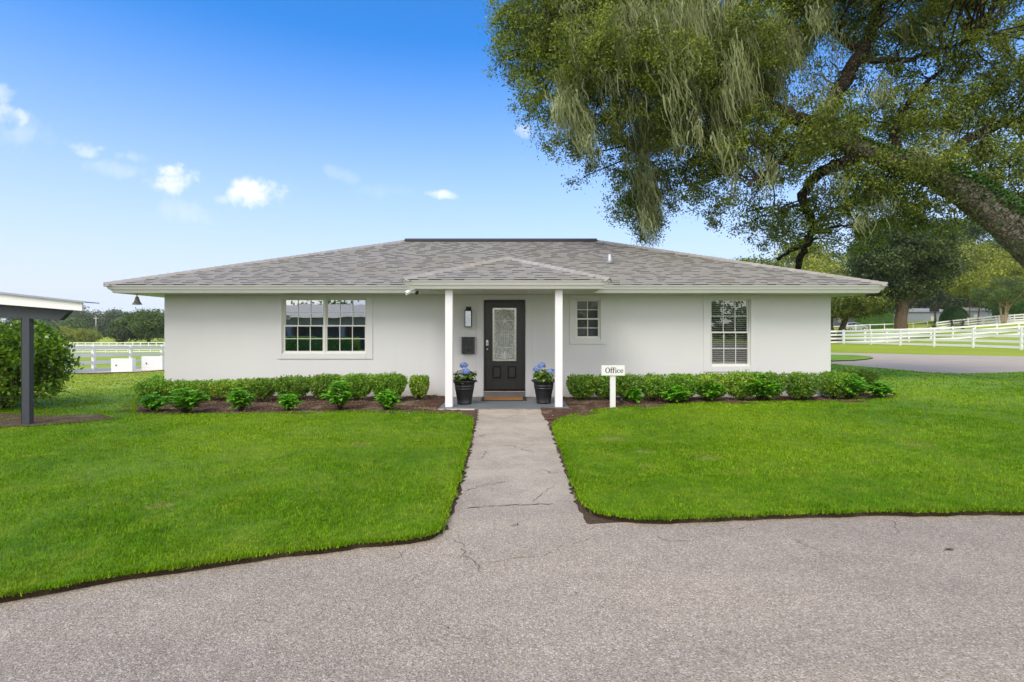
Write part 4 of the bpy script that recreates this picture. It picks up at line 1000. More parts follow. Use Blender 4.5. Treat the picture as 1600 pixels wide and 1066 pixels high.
# ------------------------------------------------------------------ carport at the left
SY = 8.6; s_ = F / SY
def sxx(px): return (px - 800) / s_
def szz(py): return EYE + (HZ - py) / s_
cp = empty('carport', (sxx(43), SY, 0), 0, 'open carport end with charcoal post and beam and white edged metal roof', 'carport')
mb = MB(); mb.box(sxx(38.6), sxx(50), SY - .05, SY + .035, -.1, szz(496)); pw(mb.build('post', M_CHAR, bevel=.004), cp)
mb = MB(); mb.box(sxx(35.4), sxx(38.3), SY - .03, SY + .03, -.1, szz(496)); pw(mb.build('post_gap_strip', M_CHARD), cp)  # near-black strip painted as the shade in the gap between boards
mb = MB(); mb.prism([(-14, 1.95), (-14, 1.74), (sxx(0), szz(496)), (sxx(97), szz(500.5)), (sxx(111), szz(487)), (sxx(111), szz(485.2)), (sxx(0), szz(474)), (-14, 2.1)][::-1], SY - .045, SY + .045); pw(mb.build('beam', M_CHAR, bevel=.003), cp)
def sl_z(x, p0=(0, 458), p1=(141, 473.5)): a = (szz(p1[1]) - szz(p0[1])) / (sxx(p1[0]) - sxx(p0[0])); return szz(p0[1]) + a * (x - sxx(p0[0]))
mb = MB(); xr = sxx(140.5); mb.prism([(-14, sl_z(-14)), (-14, sl_z(-14) - .19), (sxx(0), szz(475.2)), (xr, szz(486.3)), (xr, szz(473.8)), (sxx(0), szz(458.4))][::-1], SY - .16, SY - .13); pw(mb.build('fascia', M_TRIM), cp)
mb = MB(); mb.prism([(-14, sl_z(-14)), (sxx(148), sl_z(sxx(148))), (sxx(148), sl_z(sxx(148)) + .014), (-14, sl_z(-14) + .018)], SY - .2, SY + .10); mb.prism([(-14, sl_z(-14)), (-10.4, sl_z(-10.4)), (-10.4, sl_z(-10.4) + .015), (-14, sl_z(-14) + .018)], SY + .10, SY + 1.3); pw(mb.build('metal_roof', M_GALV), cp)
mb = MB()
for k in range(6): xx = -10.5 - k * .58; mb.box(xx - .02, xx + .02, SY + .05, SY + 1.25, sl_z(xx) - .10, sl_z(xx) - .005)
pw(mb.build('purlins', M_CHAR), cp)

# ------------------------------------------------------------------ trees
def limb_path(p0, p1, sag=.0, wob=.15, n=6):
    p0, p1 = Vector(p0), Vector(p1); L = (p1 - p0).length; out = []
    for i in range(n + 1):
        q = i / n; p = p0.lerp(p1, q); k = math.sin(q * math.pi)
        out.append(p + Vector((random.gauss(0, wob), random.gauss(0, wob), random.gauss(0, wob * .5) + sag * k)) * k * L * .3)
    return out
def tree(base, ht, rx, ry, label, mat, seed_, nleaf=16000, lsize=.28, nlobes=22, trunk_r=.4, low=.30, cat='tree', name='tree', group=None, stems=1, bark=None, gaps=.0, lean=(0, 0), lob=.38):
    global rng
    random.seed(seed_); r2 = np.random.default_rng(seed_); keep = rng; rng = r2
    x, y = base; z = th(x, y) - .1
    r_ = empty(name, (x, y, z), 0, label, cat, group)
    cz = ht * (low + 1) / 2; rz = ht * (1 - low) / 2; lobes = []
    for k in range(nlobes):
        a = r2.uniform(0, 6.283); v = r2.uniform(-1, 1); rr = math.sqrt(max(0, 1 - v * v)) * r2.uniform(.45, .85)
        sz = r2.uniform(.7, 1.2) * lob
        lobes.append((np.array([math.cos(a) * rr * rx + lean[0], math.sin(a) * rr * ry + lean[1], cz + v * rz * .72]), np.array([rx * sz, ry * sz, rz * sz * .85])))
    lobes.append((np.array([lean[0], lean[1], cz]), np.array([rx * .5, ry * .5, rz * .6])))
    pts = []; dirs = []
    per = nleaf // len(lobes)
    for c, r in lobes:
        ncl = max(6, per // 26)
        cc = ellips_pts(c, r, ncl, 5.0)
        q = np.repeat(cc, 26, 0); q = q + rng.normal(0, 1, q.shape) * np.array([1, 1, .55]) * (lsize * 1.5)
        pts.append(q)
    pts = np.concatenate(pts); pts = pts[pts[:, 2] > ht * low * .55]
    L = rng.uniform(.6, 1.3, len(pts)) * lsize
    leafmesh('crown', pts, L, L * .7, mat, r_)
    m_ = MB()
    for s in range(stems):
        off = Vector((0, 0, 0)) if stems == 1 else Vector((math.cos(s * 6.283 / stems + .4) * trunk_r * .45, math.sin(s * 6.283 / stems + .4) * trunk_r * .4, 0))
        topv = Vector((lean[0] * .5 + off.x * 6.5, lean[1] * .5 + off.y * 5, ht * (low + .18)))
        path_ = limb_path(off, topv, 0, .05, 6); rr = [trunk_r * (1.35 if i == 0 else 1 - .5 * i / 6) / (1 if stems == 1 else 1.5) for i in range(7)]
        m_.tube(path_, rr, 10, jit=.15)
        for k in range(5):
            c, r = lobes[(k * stems + s) % len(lobes)]; m_.tube(limb_path(path_[3 + k % 3], c, .1, .1, 5), [trunk_r * .38 * (1 - q * .16) for q in range(6)], 7)
    m_.build('trunk', bark or M_BARKB, r_)
    rng = keep; return r_
def UX(px, Y): return (px - 800) / F * Y

# the great live oak, its limbs and moss (trunk stands right of the frame and leans left)
random.seed(31); rng = np.random.default_rng(31)
oak = empty('live_oak', (15.6, 14.0, -.1), 0, 'huge leaning live oak hung with spanish moss and ivy, right of the house', 'tree')
def br(spec): return [P(a, b, Y) for a, b, Y, r in spec], [r for *_, r in spec]
def dens(spec, n=5):
    out = []
    for i in range(len(spec) - 1):
        p0 = spec[max(i - 1, 0)]; p1 = spec[i]; p2 = spec[i + 1]; p3 = spec[min(i + 2, len(spec) - 1)]
        for k in range(n):
            q = k / n; out.append(tuple(.5 * ((2 * b) + (-a + c) * q + (2 * a - 5 * b + 4 * c - d) * q * q + (-a + 3 * b - 3 * c + d) * q ** 3) for a, b, c, d in zip(p0, p1, p2, p3)))
    return out + [spec[-1]]
TRUNK = [(1752, 618, 14.0, 1.15), (1742, 560, 14.0, .80), (1700, 472, 14.0, .56), (1640, 404, 14.0, .52), (1600, 368, 14.0, .48), (1550, 328, 14.1, .42), (1500, 294, 14.2, .37), (1450, 271, 14.4, .31), (1400, 254, 14.6, .27), (1340, 232, 14.8, .25), (1285, 205, 15, .27)]
BR = [[(1285, 205, 15, .27), (1300, 160, 15.1, .19), (1325, 120, 15.2, .19), (1345, 80, 15.3, .17), (1362, 45, 15.4, .14), (1370, 5, 15.5, .12), (1380, -90, 15.8, .08)],
      [(1338, 95, 15.3, .12), (1375, 93, 15.2, .085), (1420, 92, 15, .07), (1470, 78, 14.8, .05), (1520, 60, 14.6, .03)],
      [(1345, 240, 14.8, .22), (1310, 258, 15, .17), (1280, 270, 15.2, .15), (1255, 303, 15.5, .13), (1262, 328, 15.9, .12), (1270, 350, 16.4, .115), (1262, 378, 17.0, .11), (1249, 405, 17.6, .10), (1246, 440, 18.4, .09)],
      [(1262, 372, 17, .09), (1240, 390, 17.8, .07), (1215, 405, 18.5, .05)],
      [(1285, 205, 15, .28), (1240, 182, 15.1, .18), (1205, 165, 15.3, .14), (1180, 120, 15.6, .11), (1150, 80, 15.9, .09), (1110, 40, 16.2, .07), (1060, 0, 16.5, .05)],
      [(1205, 165, 15.3, .12), (1150, 170, 15.6, .09), (1100, 165, 15.9, .075), (1040, 150, 16.2, .06), (985, 110, 16.4, .045), (900, 90, 16.6, .03)],
      [(1180, 120, 15.6, .09), (1120, 110, 15, .07), (1020, 90, 14.6, .06), (995, 60, 14.5, .05), (985, 20, 14.5, .045), (990, -50, 14.5, .04)],
      [(1240, 182, 15.1, .13), (1190, 220, 15.6, .09), (1110, 225, 16.2, .07), (1050, 215, 16.8, .06), (1005, 240, 17.6, .05), (995, 300, 18.4, .035)],
      [(1450, 280, 14.4, .2), (1490, 235, 14.5, .14), (1540, 205, 14.7, .11), (1600, 185, 14.8, .09), (1680, 150, 15, .06)],
      [(1400, 262, 14.6, .16), (1400, 200, 14.9, .10), (1430, 150, 15.2, .07), (1470, 110, 15.5, .05)],
      [(1345, 80, 15.3, .10), (1300, 50, 15.6, .07), (1250, 20, 15.9, .06), (1200, -30, 16.2, .04)],
      [(1285, 205, 15, .14), (1250, 230, 14.6, .10), (1210, 260, 14.3, .07), (1170, 290, 14.1, .04)]]
skel = []; tb = MB(); bb = MB()
tr_ = dens(TRUNK, 8); pts, rad = br(tr_)
tb.tube(pts, rad, 26, jit=.10); skel += list(zip(pts, rad))
for b in BR:
    pts, rad = br(dens(b, 5)); pts = [p + Vector((random.gauss(0, .03), random.gauss(0, .03), random.gauss(0, .03))) for p in pts]; bb.tube(pts, rad, 9, jit=.12); skel += list(zip(pts, rad))
tr_obj = pw(tb.build('trunk', M_BARK), oak)
CROWN = [(795, 15, 40, 45, 16.4, .30), (785, 95, 26, 22, 16.3, .22), (905, 255, 30, 22, 16.4, .35), (1150, 330, 40, 30, 16, .22), (1110, 300, 30, 34, 16.4, .3), (1010, 300, 36, 50, 17.6, .7), (1000, 200, 60, 40, 16.4, .6), (835, 60, 60, 70, 16, .9), (850, 130, 55, 60, 16.2, .8), (880, 200, 42, 45, 16.4, .6), (865, 20, 70, 50, 15.6, 1.), (930, 60, 70, 75, 15.6, 1.1), (960, 130, 75, 60, 15.8, .9), (985, 30, 60, 60, 15.2, .5),
         (990, 245, 42, 45, 17.4, .7), (985, 305, 42, 45, 18, .8), (1012, 345, 26, 36, 18.6, .45), (1050, 60, 70, 70, 15.2, 1.), (1080, 160, 75, 60, 15.6, 1.1), (1075, 240, 60, 55, 16.4, .6), (1075, 295, 32, 40, 16.6, .42), (1120, 20, 70, 50, 15.6, 1.),
         (1150, 110, 75, 70, 15.6, 1.2), (1150, 210, 65, 60, 15.4, .9), (1150, 280, 50, 40, 15, .35), (1190, 320, 40, 40, 15.6, .3), (1210, 50, 80, 60, 15.8, 1.1), (1225, 130, 60, 45, 15.6, .6), (1235, 250, 50, 40, 15, .6), (1240, 345, 48, 36, 16.2, .8), (1205, 365, 34, 22, 17, .4),
         (1290, 20, 80, 50, 15.8, 1.1), (1290, 210, 50, 36, 14.9, .8), (1320, 300, 55, 45, 15, .6), (1300, 350, 60, 30, 16.5, .5), (1360, 120, 55, 30, 15.6, .55), (1380, 180, 55, 40, 15.2, .7), (1390, 40, 80, 50, 15.6, 1.0), (1460, 90, 70, 50, 15.2, .8), (1450, 180, 60, 50, 14.9, .8),
         (1370, 270, 50, 40, 14.6, .8), (1420, 310, 60, 45, 14.8, .7), (1490, 20, 70, 45, 15.4, .8), (1530, 70, 45, 40, 15, .45), (1535, 150, 60, 40, 14.8, .7), (1580, 210, 60, 50, 14.6, 1.0), (1600, 280, 60, 40, 14.6, 1.0), (1530, 255, 45, 35, 14.4, .8), (1570, 120, 36, 18, 15, .3),
         (1590, 25, 30, 25, 15, .35), (1480, 330, 50, 30, 15, .45), (1440, 250, 60, 30, 14.2, .9), (1380, 330, 55, 40, 15.6, .5), (1330, 370, 50, 25, 16.5, .35), (1640, 100, 80, 90, 14.4, .9), (920, 70, 60, 55, 14.0, .7), (1010, 90, 60, 50, 13.9, .6), (1090, 110, 60, 50, 14.0, .7), (1160, 60, 60, 45, 14.0, .7), (1050, 190, 40, 35, 14.6, .5), (1130, 230, 40, 30, 14.4, .5), (960, 190, 36, 30, 14.8, .5), (1290, 190, 50, 30, 13.9, .8), (1250, 215, 45, 40, 14.0, .8),  (1000, -60, 200, 60, 15.4, 2.2), (1300, -70, 200, 60, 15.4, 2.2), (1550, -60, 150, 60, 15, 1.6), (1320, -190, 260, 90, 15.2, .9), (1550, -170, 180, 80, 14.6, .9), (1450, -90, 200, 50, 13.0, .8), (1300, 190, 40, 30, 16.4, 1.), (1340, 300, 60, 35, 16.6, .8), (1420, 200, 50, 40, 16.4, .8)]
ctr = []
for (px, py, rx, ry, Y, dn_) in CROWN:
    s_ = F / Y; n = int((132 if px < 1180 else 98) * dn_ * (rx * ry) / 3600) + 4
    q = ellips_pts(P(px, py, Y), (rx / s_, 1.15 if ry < 60 else 1.5, ry / s_), n, 3.4); ctr.append(q)
ctr = np.concatenate(ctr); ctr = ctr[:, :] + .0; par = ctr[rng.integers(0, len(ctr), len(ctr))]; dd_ = np.linalg.norm(par - ctr, axis=1); K = 84
print('oak clusters', len(ctr))
shape = rng.uniform(.55, 1.3, (len(ctr), 1, 1)); ctr = ctr + rng.normal(0, .03, ctr.shape)
q = ctr[:, None, :] + rng.normal(0, 1, (len(ctr), K, 3)) * np.array([.15, .15, .075]) * shape
# droop: the sprays trail downward a little
q[..., 2] -= np.abs(rng.normal(0, .12, q.shape[:2]))
q = q.reshape(-1, 3); L = rng.uniform(.055, .10, len(q))
dirs = np.tile(np.array([[0, 0, -.5]]), (len(q), 1)); pw(leafmesh('crown', q, L, L * .50, L_OAK, None, dirs, 1.), oak)
# twigs from limbs to sprays
SK = np.array([tuple(p) for p, r in skel[60:]])
for i in rng.choice(len(ctr), min(950, len(ctr)), replace=False):
    c = ctr[i]; d2 = ((SK - c) ** 2).sum(1) + rng.random(len(SK)) * .8; j = int(np.argmin(d2))
    if d2[j] > 12: continue
    a = Vector(SK[j]); b = Vector(c); n = 5; L_ = (b - a).length
    pts = [a.lerp(b, k / n) + Vector((random.gauss(0, .07), random.gauss(0, .07), random.gauss(0, .05) + .10 * math.sin(k / n * math.pi))) * L_ * .5 * math.sin(k / n * math.pi) for k in range(n + 1)]
    bb.tube(pts, [.012 + .008 * L_ * (1 - k / n) for k in range(n + 1)], 5, False)
pw(bb.build('limbs', M_BARKD), oak)
# moss
MS = [(900, 170, 14, 60, 15.5, 26, 1.5), (915, 200, 12, 40, 15.4, 16, 1.1), (885, 120, 20, 40, 15.4, 10, 1.2), (905, 30, 25, 40, 14.9, 14, 1.3), (950, 20, 40, 40, 14.8, 24, 1.9), (975, 60, 30, 40, 14.6, 18, 1.8), (1010, 20, 35, 40, 14.4, 22, 1.8), (1000, 120, 30, 50, 15, 14, 1.6),
      (985, 170, 22, 40, 16.2, 12, 1.3), (965, 150, 26, 40, 15.3, 10, 1.2), (1003, 220, 14, 40, 16.6, 12, 1.7), (1010, 280, 10, 40, 17.0, 22, 1.6), (1010, 325, 8, 26, 17.2, 22, 1.25), (880, 170, 12, 40, 15.0, 10, 1.4), (1055, 20, 40, 40, 14.6, 26, 2.0), (1080, 90, 40, 50, 14.8, 26, 1.9), (1110, 40, 40, 50, 14.8, 26, 2.0), (1125, 120, 36, 50, 14.9, 20, 1.7),
      (1065, 150, 30, 40, 15, 12, 1.4), (1140, 180, 30, 40, 15, 14, 1.3), (1165, 60, 40, 50, 15, 24, 1.9), (1180, 130, 30, 40, 15, 12, 1.5), (1100, 190, 30, 30, 15.4, 8, 1.2), (1220, 40, 45, 45, 15.2, 16, 1.6), (1170, 230, 24, 30, 14.6, 10, 1.2), (1205, 250, 24, 30, 14.5, 7, 1.), (1260, 60, 40, 40, 15.3, 8, 1.2), (1310, 40, 30, 30, 15.2, 6, 1.1),
      (1380, 20, 30, 30, 15, 6, 1.0), (1440, 40, 26, 30, 15, 7, 1.0), (1300, 130, 30, 30, 15, 5, .8), (1380, 150, 30, 40, 14.9, 6, .8), (1420, 250, 40, 20, 14.1, 8, .6), (1390, 320, 30, 20, 15.2, 5, .8), (1290, 290, 24, 24, 15.3, 5, .7), (1240, 350, 30, 20, 16.4, 5, .7), (1490, 100, 30, 40, 15, 4, .8), (930, 100, 30, 40, 15.2, 12, 1.5), (1020, 180, 26, 30, 15.6, 10, 1.4), (850, 90, 30, 50, 15.8, 8, .9), (1500, 200, 40, 40, 14.6, 8, .8), (1560, 60, 30, 30, 15, 5, .8), (1340, 330, 40, 20, 15.4, 7, .7), (1010, 365, 6, 12, 18.8, 6, .6), (1240, 150, 40, 40, 15, 9, 1.0)]
V = []; Fc = []
for (px, py, rx, ry, Y, n, Lm) in MS:
    for _ in range(int(n * .85) + 1):
        a = P(px + random.gauss(0, rx * .7), py + random.gauss(0, ry * .55), Y - .1 + random.gauss(0, .9)); Lb = Lm * random.uniform(.25, 1.0) * .92; lean = random.uniform(.0, .36)
        for s in range(random.randint(18, 34)):
            st_ = a + Vector((random.gauss(0, .13), random.gauss(0, .13), random.gauss(0, .14))); L_ = Lb * random.uniform(.35, 1) ** 1.1; ang = random.random() * 3.14; dx_, dy_ = math.cos(ang), math.sin(ang); w0 = random.uniform(.008, .019); m_ = 9; cx_, cy_, vx_ = 0, 0, 0; b0 = len(V)
            conv = random.uniform(.35, .95)
            for k in range(m_ + 1):
                q_ = k / m_; vx_ = vx_ * .5 + random.gauss(0, .022); cx_ += vx_; cy_ += random.gauss(0, .02)
                x_ = a.x + (st_.x - a.x) * (1 - conv * q_) + cx_ + lean * L_ * q_; y_ = a.y + (st_.y - a.y) * (1 - conv * q_) + cy_; z_ = st_.z - L_ * q_
                ww = w0 * (1 - q_ * .8) * random.uniform(.3, 1.8)
                V += [(x_ - dx_ * ww, y_ - dy_ * ww, z_), (x_ + dx_ * ww, y_ + dy_ * ww, z_)]
            Fc += [(b0 + 2 * k, b0 + 2 * k + 1, b0 + 2 * k + 3, b0 + 2 * k + 2) for k in range(m_)]
pw(npmesh('spanish_moss', V, Fc, L_MOSS), oak); print('moss', len(Fc))
# ivy and resurrection fern along the top of the trunk
iv = []; idr = []
for i in range(len(tr_) - 1):
    p, r = skel[i]; p2, r2_ = skel[i + 1]; d = (p2 - p).normalized(); a_ = d.cross(Vector((0, 1, 0))).normalized()
    if a_.z < 0: a_ = -a_
    for k in range(330 if 22 < i < 60 else 170):
        th_ = random.gauss(.25, .72); b_2 = Vector((0, -1, 0)); nrm = a_ * math.cos(th_) + b_2 * math.sin(th_) * 1
        if i > 60 and random.random() < .4: continue
        c = p.lerp(p2, random.random()) + nrm * (r * 1.0 + random.uniform(0, .10)); iv.append(tuple(c)); idr.append(tuple(nrm * .6 + Vector((0, 0, -.5))))
iv = np.array(iv); L = rng.uniform(.05, .09, len(iv)); pw(leafmesh('ivy', iv, L, L * .85, L_IVY, None, np.array(idr), .6), oak)

# shrub by the carport
random.seed(5); rng = np.random.default_rng(5)
sb = empty('glossy_shrub', (-9.75, 10.4, -.05), 0, 'tall glossy green shrub with bare lower stems behind the carport post', 'shrub')
st = MB(); cl = []
for k in range(16):
    a = random.uniform(0, 6.28); ex, ey, ez = math.cos(a) * random.uniform(.2, 1.1), math.sin(a) * random.uniform(.2, .9), random.uniform(.9, 1.75); pts = limb_path((0, 0, -.05), (ex, ey, ez), .05, .12, 6); st.tube(pts, [.028 * (1 - .12 * q) for q in range(7)], 6)
    for q in range(3): st.tube(limb_path(pts[3], (ex * 1.2 + random.gauss(0, .3), ey * 1.2 + random.gauss(0, .3), random.uniform(.15, 1.3)), .05, .15, 5), [.012 * (1 - .13 * w_) for w_ in range(6)], 5)
for (c, r, n) in [((0, 0, 1.15), (1.05, .9, .62), 210), ((.45, -.1, 1.25), (.75, .7, .5), 120), ((-.5, 0, 1.2), (.8, .8, .6), 120), ((.1, -.1, .6), (1.0, .8, .4), 80), ((.75, 0, .95), (.5, .5, .5), 55), ((-.2, -.2, .3), (.8, .6, .25), 26)]: cl.append(ellips_pts(c, r, n, 3.8))
cl = np.concatenate(cl); q = (cl[:, None, :] + rng.normal(0, 1, (len(cl), 24, 3)) * np.array([.08, .08, .06])).reshape(-1, 3); L = rng.uniform(.065, .11, len(q))
leafmesh('foliage', q, L, L * .5, L_CAM, sb); st.build('stems', M_BARKB, sb)

# trees on the right
tree((UX(1408, 62), 62), 14.8, 5.4, 5.6, 'massive dark oak with a thick brown trunk beyond the fences', L_DARK, 101, 52000, .26, 34, .78, .29)
tree((UX(1307, 66), 66), 7.6, 6.6, 5.0, 'two trunked oak close to the right wall corner of the house', L_OAK, 102, 36000, .24, 26, .62, .34, stems=2)
tree((UX(1262, 92), 92), 16.5, 9.5, 7, 'sunlit yellow green tree rising behind the right end of the roof', L_YEL, 103, 34000, .32, 30, .5, .2)
tree((UX(1165, 52), 52), 8.4, 6.2, 5, 'dull green oak showing above the right slope of the roof', L_OAK, 104, 36000, .20, 28, .4, .3)
tree((UX(1120, 34), 34), 6.3, 1.5, 1.5, 'thin leafy treetop poking over the roof beside the moss curtain', L_OAK, 105, 3600, .11, 16, .12, .5, lob=.30)
tree((UX(1528, 96), 96), 14.6, 10.5, 8, 'broad golden green tree behind the pale trailers', L_YEL, 106, 40000, .32, 32, .12, .32)
tree((UX(1515, 118), 118), 24, 9, 8, 'tall mid green tree behind the golden tree', L_MID, 107, 22000, .42, 26, .12, .33)
tree((UX(1462, 128), 128), 21, 11, 8, 'dark green tree between the massive oak and golden tree', L_DARK, 108, 22000, .45, 28, .15, .30)
tree((UX(1350, 132), 132), 20, 12, 8, 'dark green tree behind the silver car', L_DARK, 109, 22000, .45, 28, .5, .08)
tree((UX(1585, 135), 135), 20, 12, 8, 'shadowy green tree above the rightmost trailer', L_MID, 110, 22000, .45, 28, .5, .1)
tree((UX(1200, 120), 120), 17, 14, 8, 'distant green tree mostly hidden behind the roof', L_MID, 111, 16000, .45, 26, .5, .1)
tree((UX(1640, 110), 110), 22, 11, 8, 'green tree cut off by the right edge behind the leaning trunk', L_MID, 112, 18000, .45, 26, .5, .15)
tree((UX(1569.5, 80), 80), 7.2, 4.2, 3.6, 'slender crape myrtle with pale forked trunks inside the fences', L_MID, 113, 16000, .16, 24, .26, .38, stems=3, bark=M_BARKL)
tree((UX(1410, 165), 165), 20, 16, 7, 'far row tree behind the left pale trailer', L_DARK, 114, 26000, .7, 34, .5, -.25)
tree((UX(1520, 168), 168), 18, 18, 7, 'far row tree behind the middle pale trailer', L_DARK, 115, 26000, .7, 34, .5, -.25)
tree((UX(1620, 160), 160), 18, 16, 7, 'far row tree behind the dark roofed trailer', L_DARK, 116, 26000, .7, 34, .5, -.25)
tree((UX(1592, 125), 125), 7, 7.5, 4, 'bright green bushy tree right of the crape myrtle', L_HEDGE, 117, 14000, .3, 22, .2, .0)
tree((UX(1300, 160), 160), 18, 18, 7, 'far row tree behind the two trunked oak', L_DARK, 118, 26000, .7, 34, .5, -.25)
tree((UX(1472, 158), 158), 15, 11, 7, 'far row tree above the gap between the two pale trailers', L_DARK, 119, 22000, .6, 30, .4, -.2)
tree((UX(1560, 150), 156), 15, 10, 7, 'far row tree above the end of the middle trailer', L_MID, 151, 16000, .6, 26, .4, -.1)
# trees on the left
tree((UX(232, 142), 142), 9.4, 8.2, 6, 'rounded oak with a drooping limb at the left corner of the house', L_MID, 120, 26000, .40, 30, .5, .12)
tree((UX(192, 140), 140), 7.0, 3.3, 3, 'low bough of darker foliage touching the field by the rounded oak', L_DARK, 121, 7000, .34, 14, .3, .1, lob=.42)
tree((UX(275, 170), 170), 10.5, 10, 7, 'oak behind the rounded oak, mostly hidden by the house', L_MID, 122, 12000, .5, 22, .5, .1)
tree((UX(128, 150), 150), 4.2, 5.0, 3, 'rounded yellow green shrub mass in the left field', L_YEL, 123, 12000, .25, 22, .15, -.1, cat='shrub', name='field_shrub', lob=.42)
tree((UX(105, 152), 152), 4.4, 4.0, 3, 'yellow green shrub beside the carport shrub in the left field', L_YEL, 124, 8000, .25, 18, .15, -.1, cat='shrub', name='field_shrub', lob=.42)
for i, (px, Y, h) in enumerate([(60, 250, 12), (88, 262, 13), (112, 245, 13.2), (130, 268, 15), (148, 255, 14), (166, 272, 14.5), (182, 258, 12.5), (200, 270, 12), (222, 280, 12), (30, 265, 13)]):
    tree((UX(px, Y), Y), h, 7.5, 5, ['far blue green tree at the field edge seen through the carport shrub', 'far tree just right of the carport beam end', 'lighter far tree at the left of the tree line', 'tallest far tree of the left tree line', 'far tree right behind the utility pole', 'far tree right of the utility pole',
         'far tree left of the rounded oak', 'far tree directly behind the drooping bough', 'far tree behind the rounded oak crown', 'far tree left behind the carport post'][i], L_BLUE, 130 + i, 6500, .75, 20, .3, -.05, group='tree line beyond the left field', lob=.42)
tree((UX(118, 215), 215), 8.5, 6, 4, 'pale rounded tree before the far left tree line', L_MID, 145, 6000, .55, 18, .3, -.1, lob=.42)

# far-off wood that closes the horizon
rng = np.random.default_rng(77); n = 60000; pxs = rng.uniform(-900, 1500, n // 40); Ys = rng.uniform(275, 330, n // 40)
cx_ = (pxs - 800) / F * Ys; hz_ = rng.uniform(-.5, 11.5, n // 40) * (.75 + .25 * np.sin(pxs * .045)) ; cz_ = TH(cx_, Ys) + hz_
q = np.repeat(np.stack([cx_, Ys, cz_], -1), 40, 0) + rng.normal(0, 1, (n // 40 * 40, 3)) * np.array([2.6, 2, 1.5]); L = rng.uniform(.7, 1.5, len(q))
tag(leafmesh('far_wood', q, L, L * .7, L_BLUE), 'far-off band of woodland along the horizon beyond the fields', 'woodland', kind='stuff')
# ------------------------------------------------------------------ fences
def fence(pts, label, rails=4, ht=1.35, pr=.065, group=None):
    x0, y0 = pts[0]; r_ = empty('rail_fence', (x0, y0, th(x0, y0)), 0, label, 'fence', group)
    for (x, y) in pts[:100]:
        z = th(x, y); m_ = MB(); m_.box(x - pr, x + pr, y - pr, y + pr, z - .1, z + ht + .04)
        m_.add([(x - pr - .015, y - pr - .015, z + ht + .04), (x + pr + .015, y - pr - .015, z + ht + .04), (x + pr + .015, y + pr + .015, z + ht + .04), (x - pr - .015, y + pr + .015, z + ht + .04), (x, y, z + ht + .1)], [(3, 2, 1, 0), (0, 1, 4), (1, 2, 4), (2, 3, 4), (3, 0, 4)])
        pw(m_.build('post', M_WHITE), r_)
    for k in range(rails):
        m_ = MB()
        for (a, b) in zip(pts[:-1], pts[1:]):
            a3 = Vector((*a, th(*a))); b3 = Vector((*b, th(*b))); d = (b3 - a3); L_ = math.hypot(d.x, d.y); ang = math.atan2(d.y, d.x); zc = ht - .06 - k * (ht - .06 - .16) / (rails - 1) if rails > 1 else ht
            h_ = .088; ux, uy = math.cos(ang), math.sin(ang); nx_, ny_ = -uy * .022, ux * .022
            q0 = pr * .9; A_ = a3 + Vector((ux * q0, uy * q0, 0)); B_ = b3 - Vector((ux * q0, uy * q0, 0)); vs = []
            for p_ in (A_, B_):
                for (sn, sz) in ((-1, -1), (1, -1), (1, 1), (-1, 1)): vs.append((p_.x + nx_ * sn, p_.y + ny_ * sn, p_.z + zc + h_ * sz))
            m_.add(vs, [(0, 1, 2, 3), (7, 6, 5, 4), (0, 4, 5, 1), (1, 5, 6, 2), (2, 6, 7, 3), (3, 7, 4, 0)])
        pw(m_.build('rail', M_WHITE), r_)
    return r_
FG = 'white board fences around the fields'
fence([(-21.3, 19.6 + 2.7 * k) for k in range(7)], 'nearest white board fence at the left, running back behind the white boxes', group=FG)
fence([(UX(60 + k * 17.5, 96 + k * .6), 96 + k * .6) for k in range(13)], 'middle distance white fence across the left field', ht=1.4, group=FG)
fence([(UX(60 + k * 12.3, 128), 128) for k in range(18)], 'farthest thin white fence across the left field', rails=3, ht=1.3, pr=.09, group=FG)
fence([(34, y) for y in [28.6, 32.4, 36.3, 40.1, 43.8, 47.6, 51.5, 55.7, 60, 64]], 'nearest white four board fence beyond the road at the right', group=FG)
fence([(UX(1283 + 34.3 * k, 57), 57) for k in range(11)], 'second white four board fence rising behind the nearest right fence', group=FG)
fence([(UX(1270 + 22.4 * k, 108), 108) for k in range(9)], 'low cream rail fence behind the massive oak trunk', rails=2, ht=1.25, group=FG)
fence([(UX(1464, 84), 84)] + [(UX(px, 84), 84) for px in (1488, 1513, 1537, 1561, 1585, 1610, 1635)], 'upper right white fence in front of the blue trailers', rails=4, ht=1.3, group=FG)
fence([(UX(px, 99), 99) for px in (1512, 1534, 1556, 1578, 1600, 1622)], 'faint white fence behind the upper right fence', rails=3, ht=1.3, group=FG)

# white boxes on the pad, utility pole
for (px0, px1, py0, py1, Y, lab) in [(176.3, 209.3, 581, 560, 26.6, 'white boarded box with a dark knob, left one on the concrete pad'), (223.5, 256, 578.5, 556.6, 27.6, 'white boarded box nearest the house wall on the concrete pad')]:
    k = Y / F; xa, xb = (px0 - 800) * k, (px1 - 800) * k; h_ = (py0 - py1) * k; z0 = EYE + (HZ - py0) * k
    r_ = empty('boarded_box', ((xa + xb) / 2, Y, z0), 0, lab, 'box', 'white boxes on the concrete pad'); w2 = (xb - xa) / 2; m_ = MB(); nb = 5
    for q in range(nb): m_.box(-w2, w2, -.12, .12, h_ * q / nb + .006, h_ * (q + 1) / nb - .006)
    m_.box(-w2 + .01, w2 - .01, -.11, .11, 0, h_ - .012); m_.build('case', M_WHITE, r_)
    m_ = MB(); m_.box(-w2 * .5 - .03, -w2 * .5 + .03, -.14, -.121, h_ * .45, h_ * .45 + .06); m_.build('knob', M_IRON, r_)
x, Y = UX(150, 235), 235; r_ = empty('utility_pole', (x, Y, th(x, Y)), 0, 'thin pale utility pole before the far left tree line', 'pole')
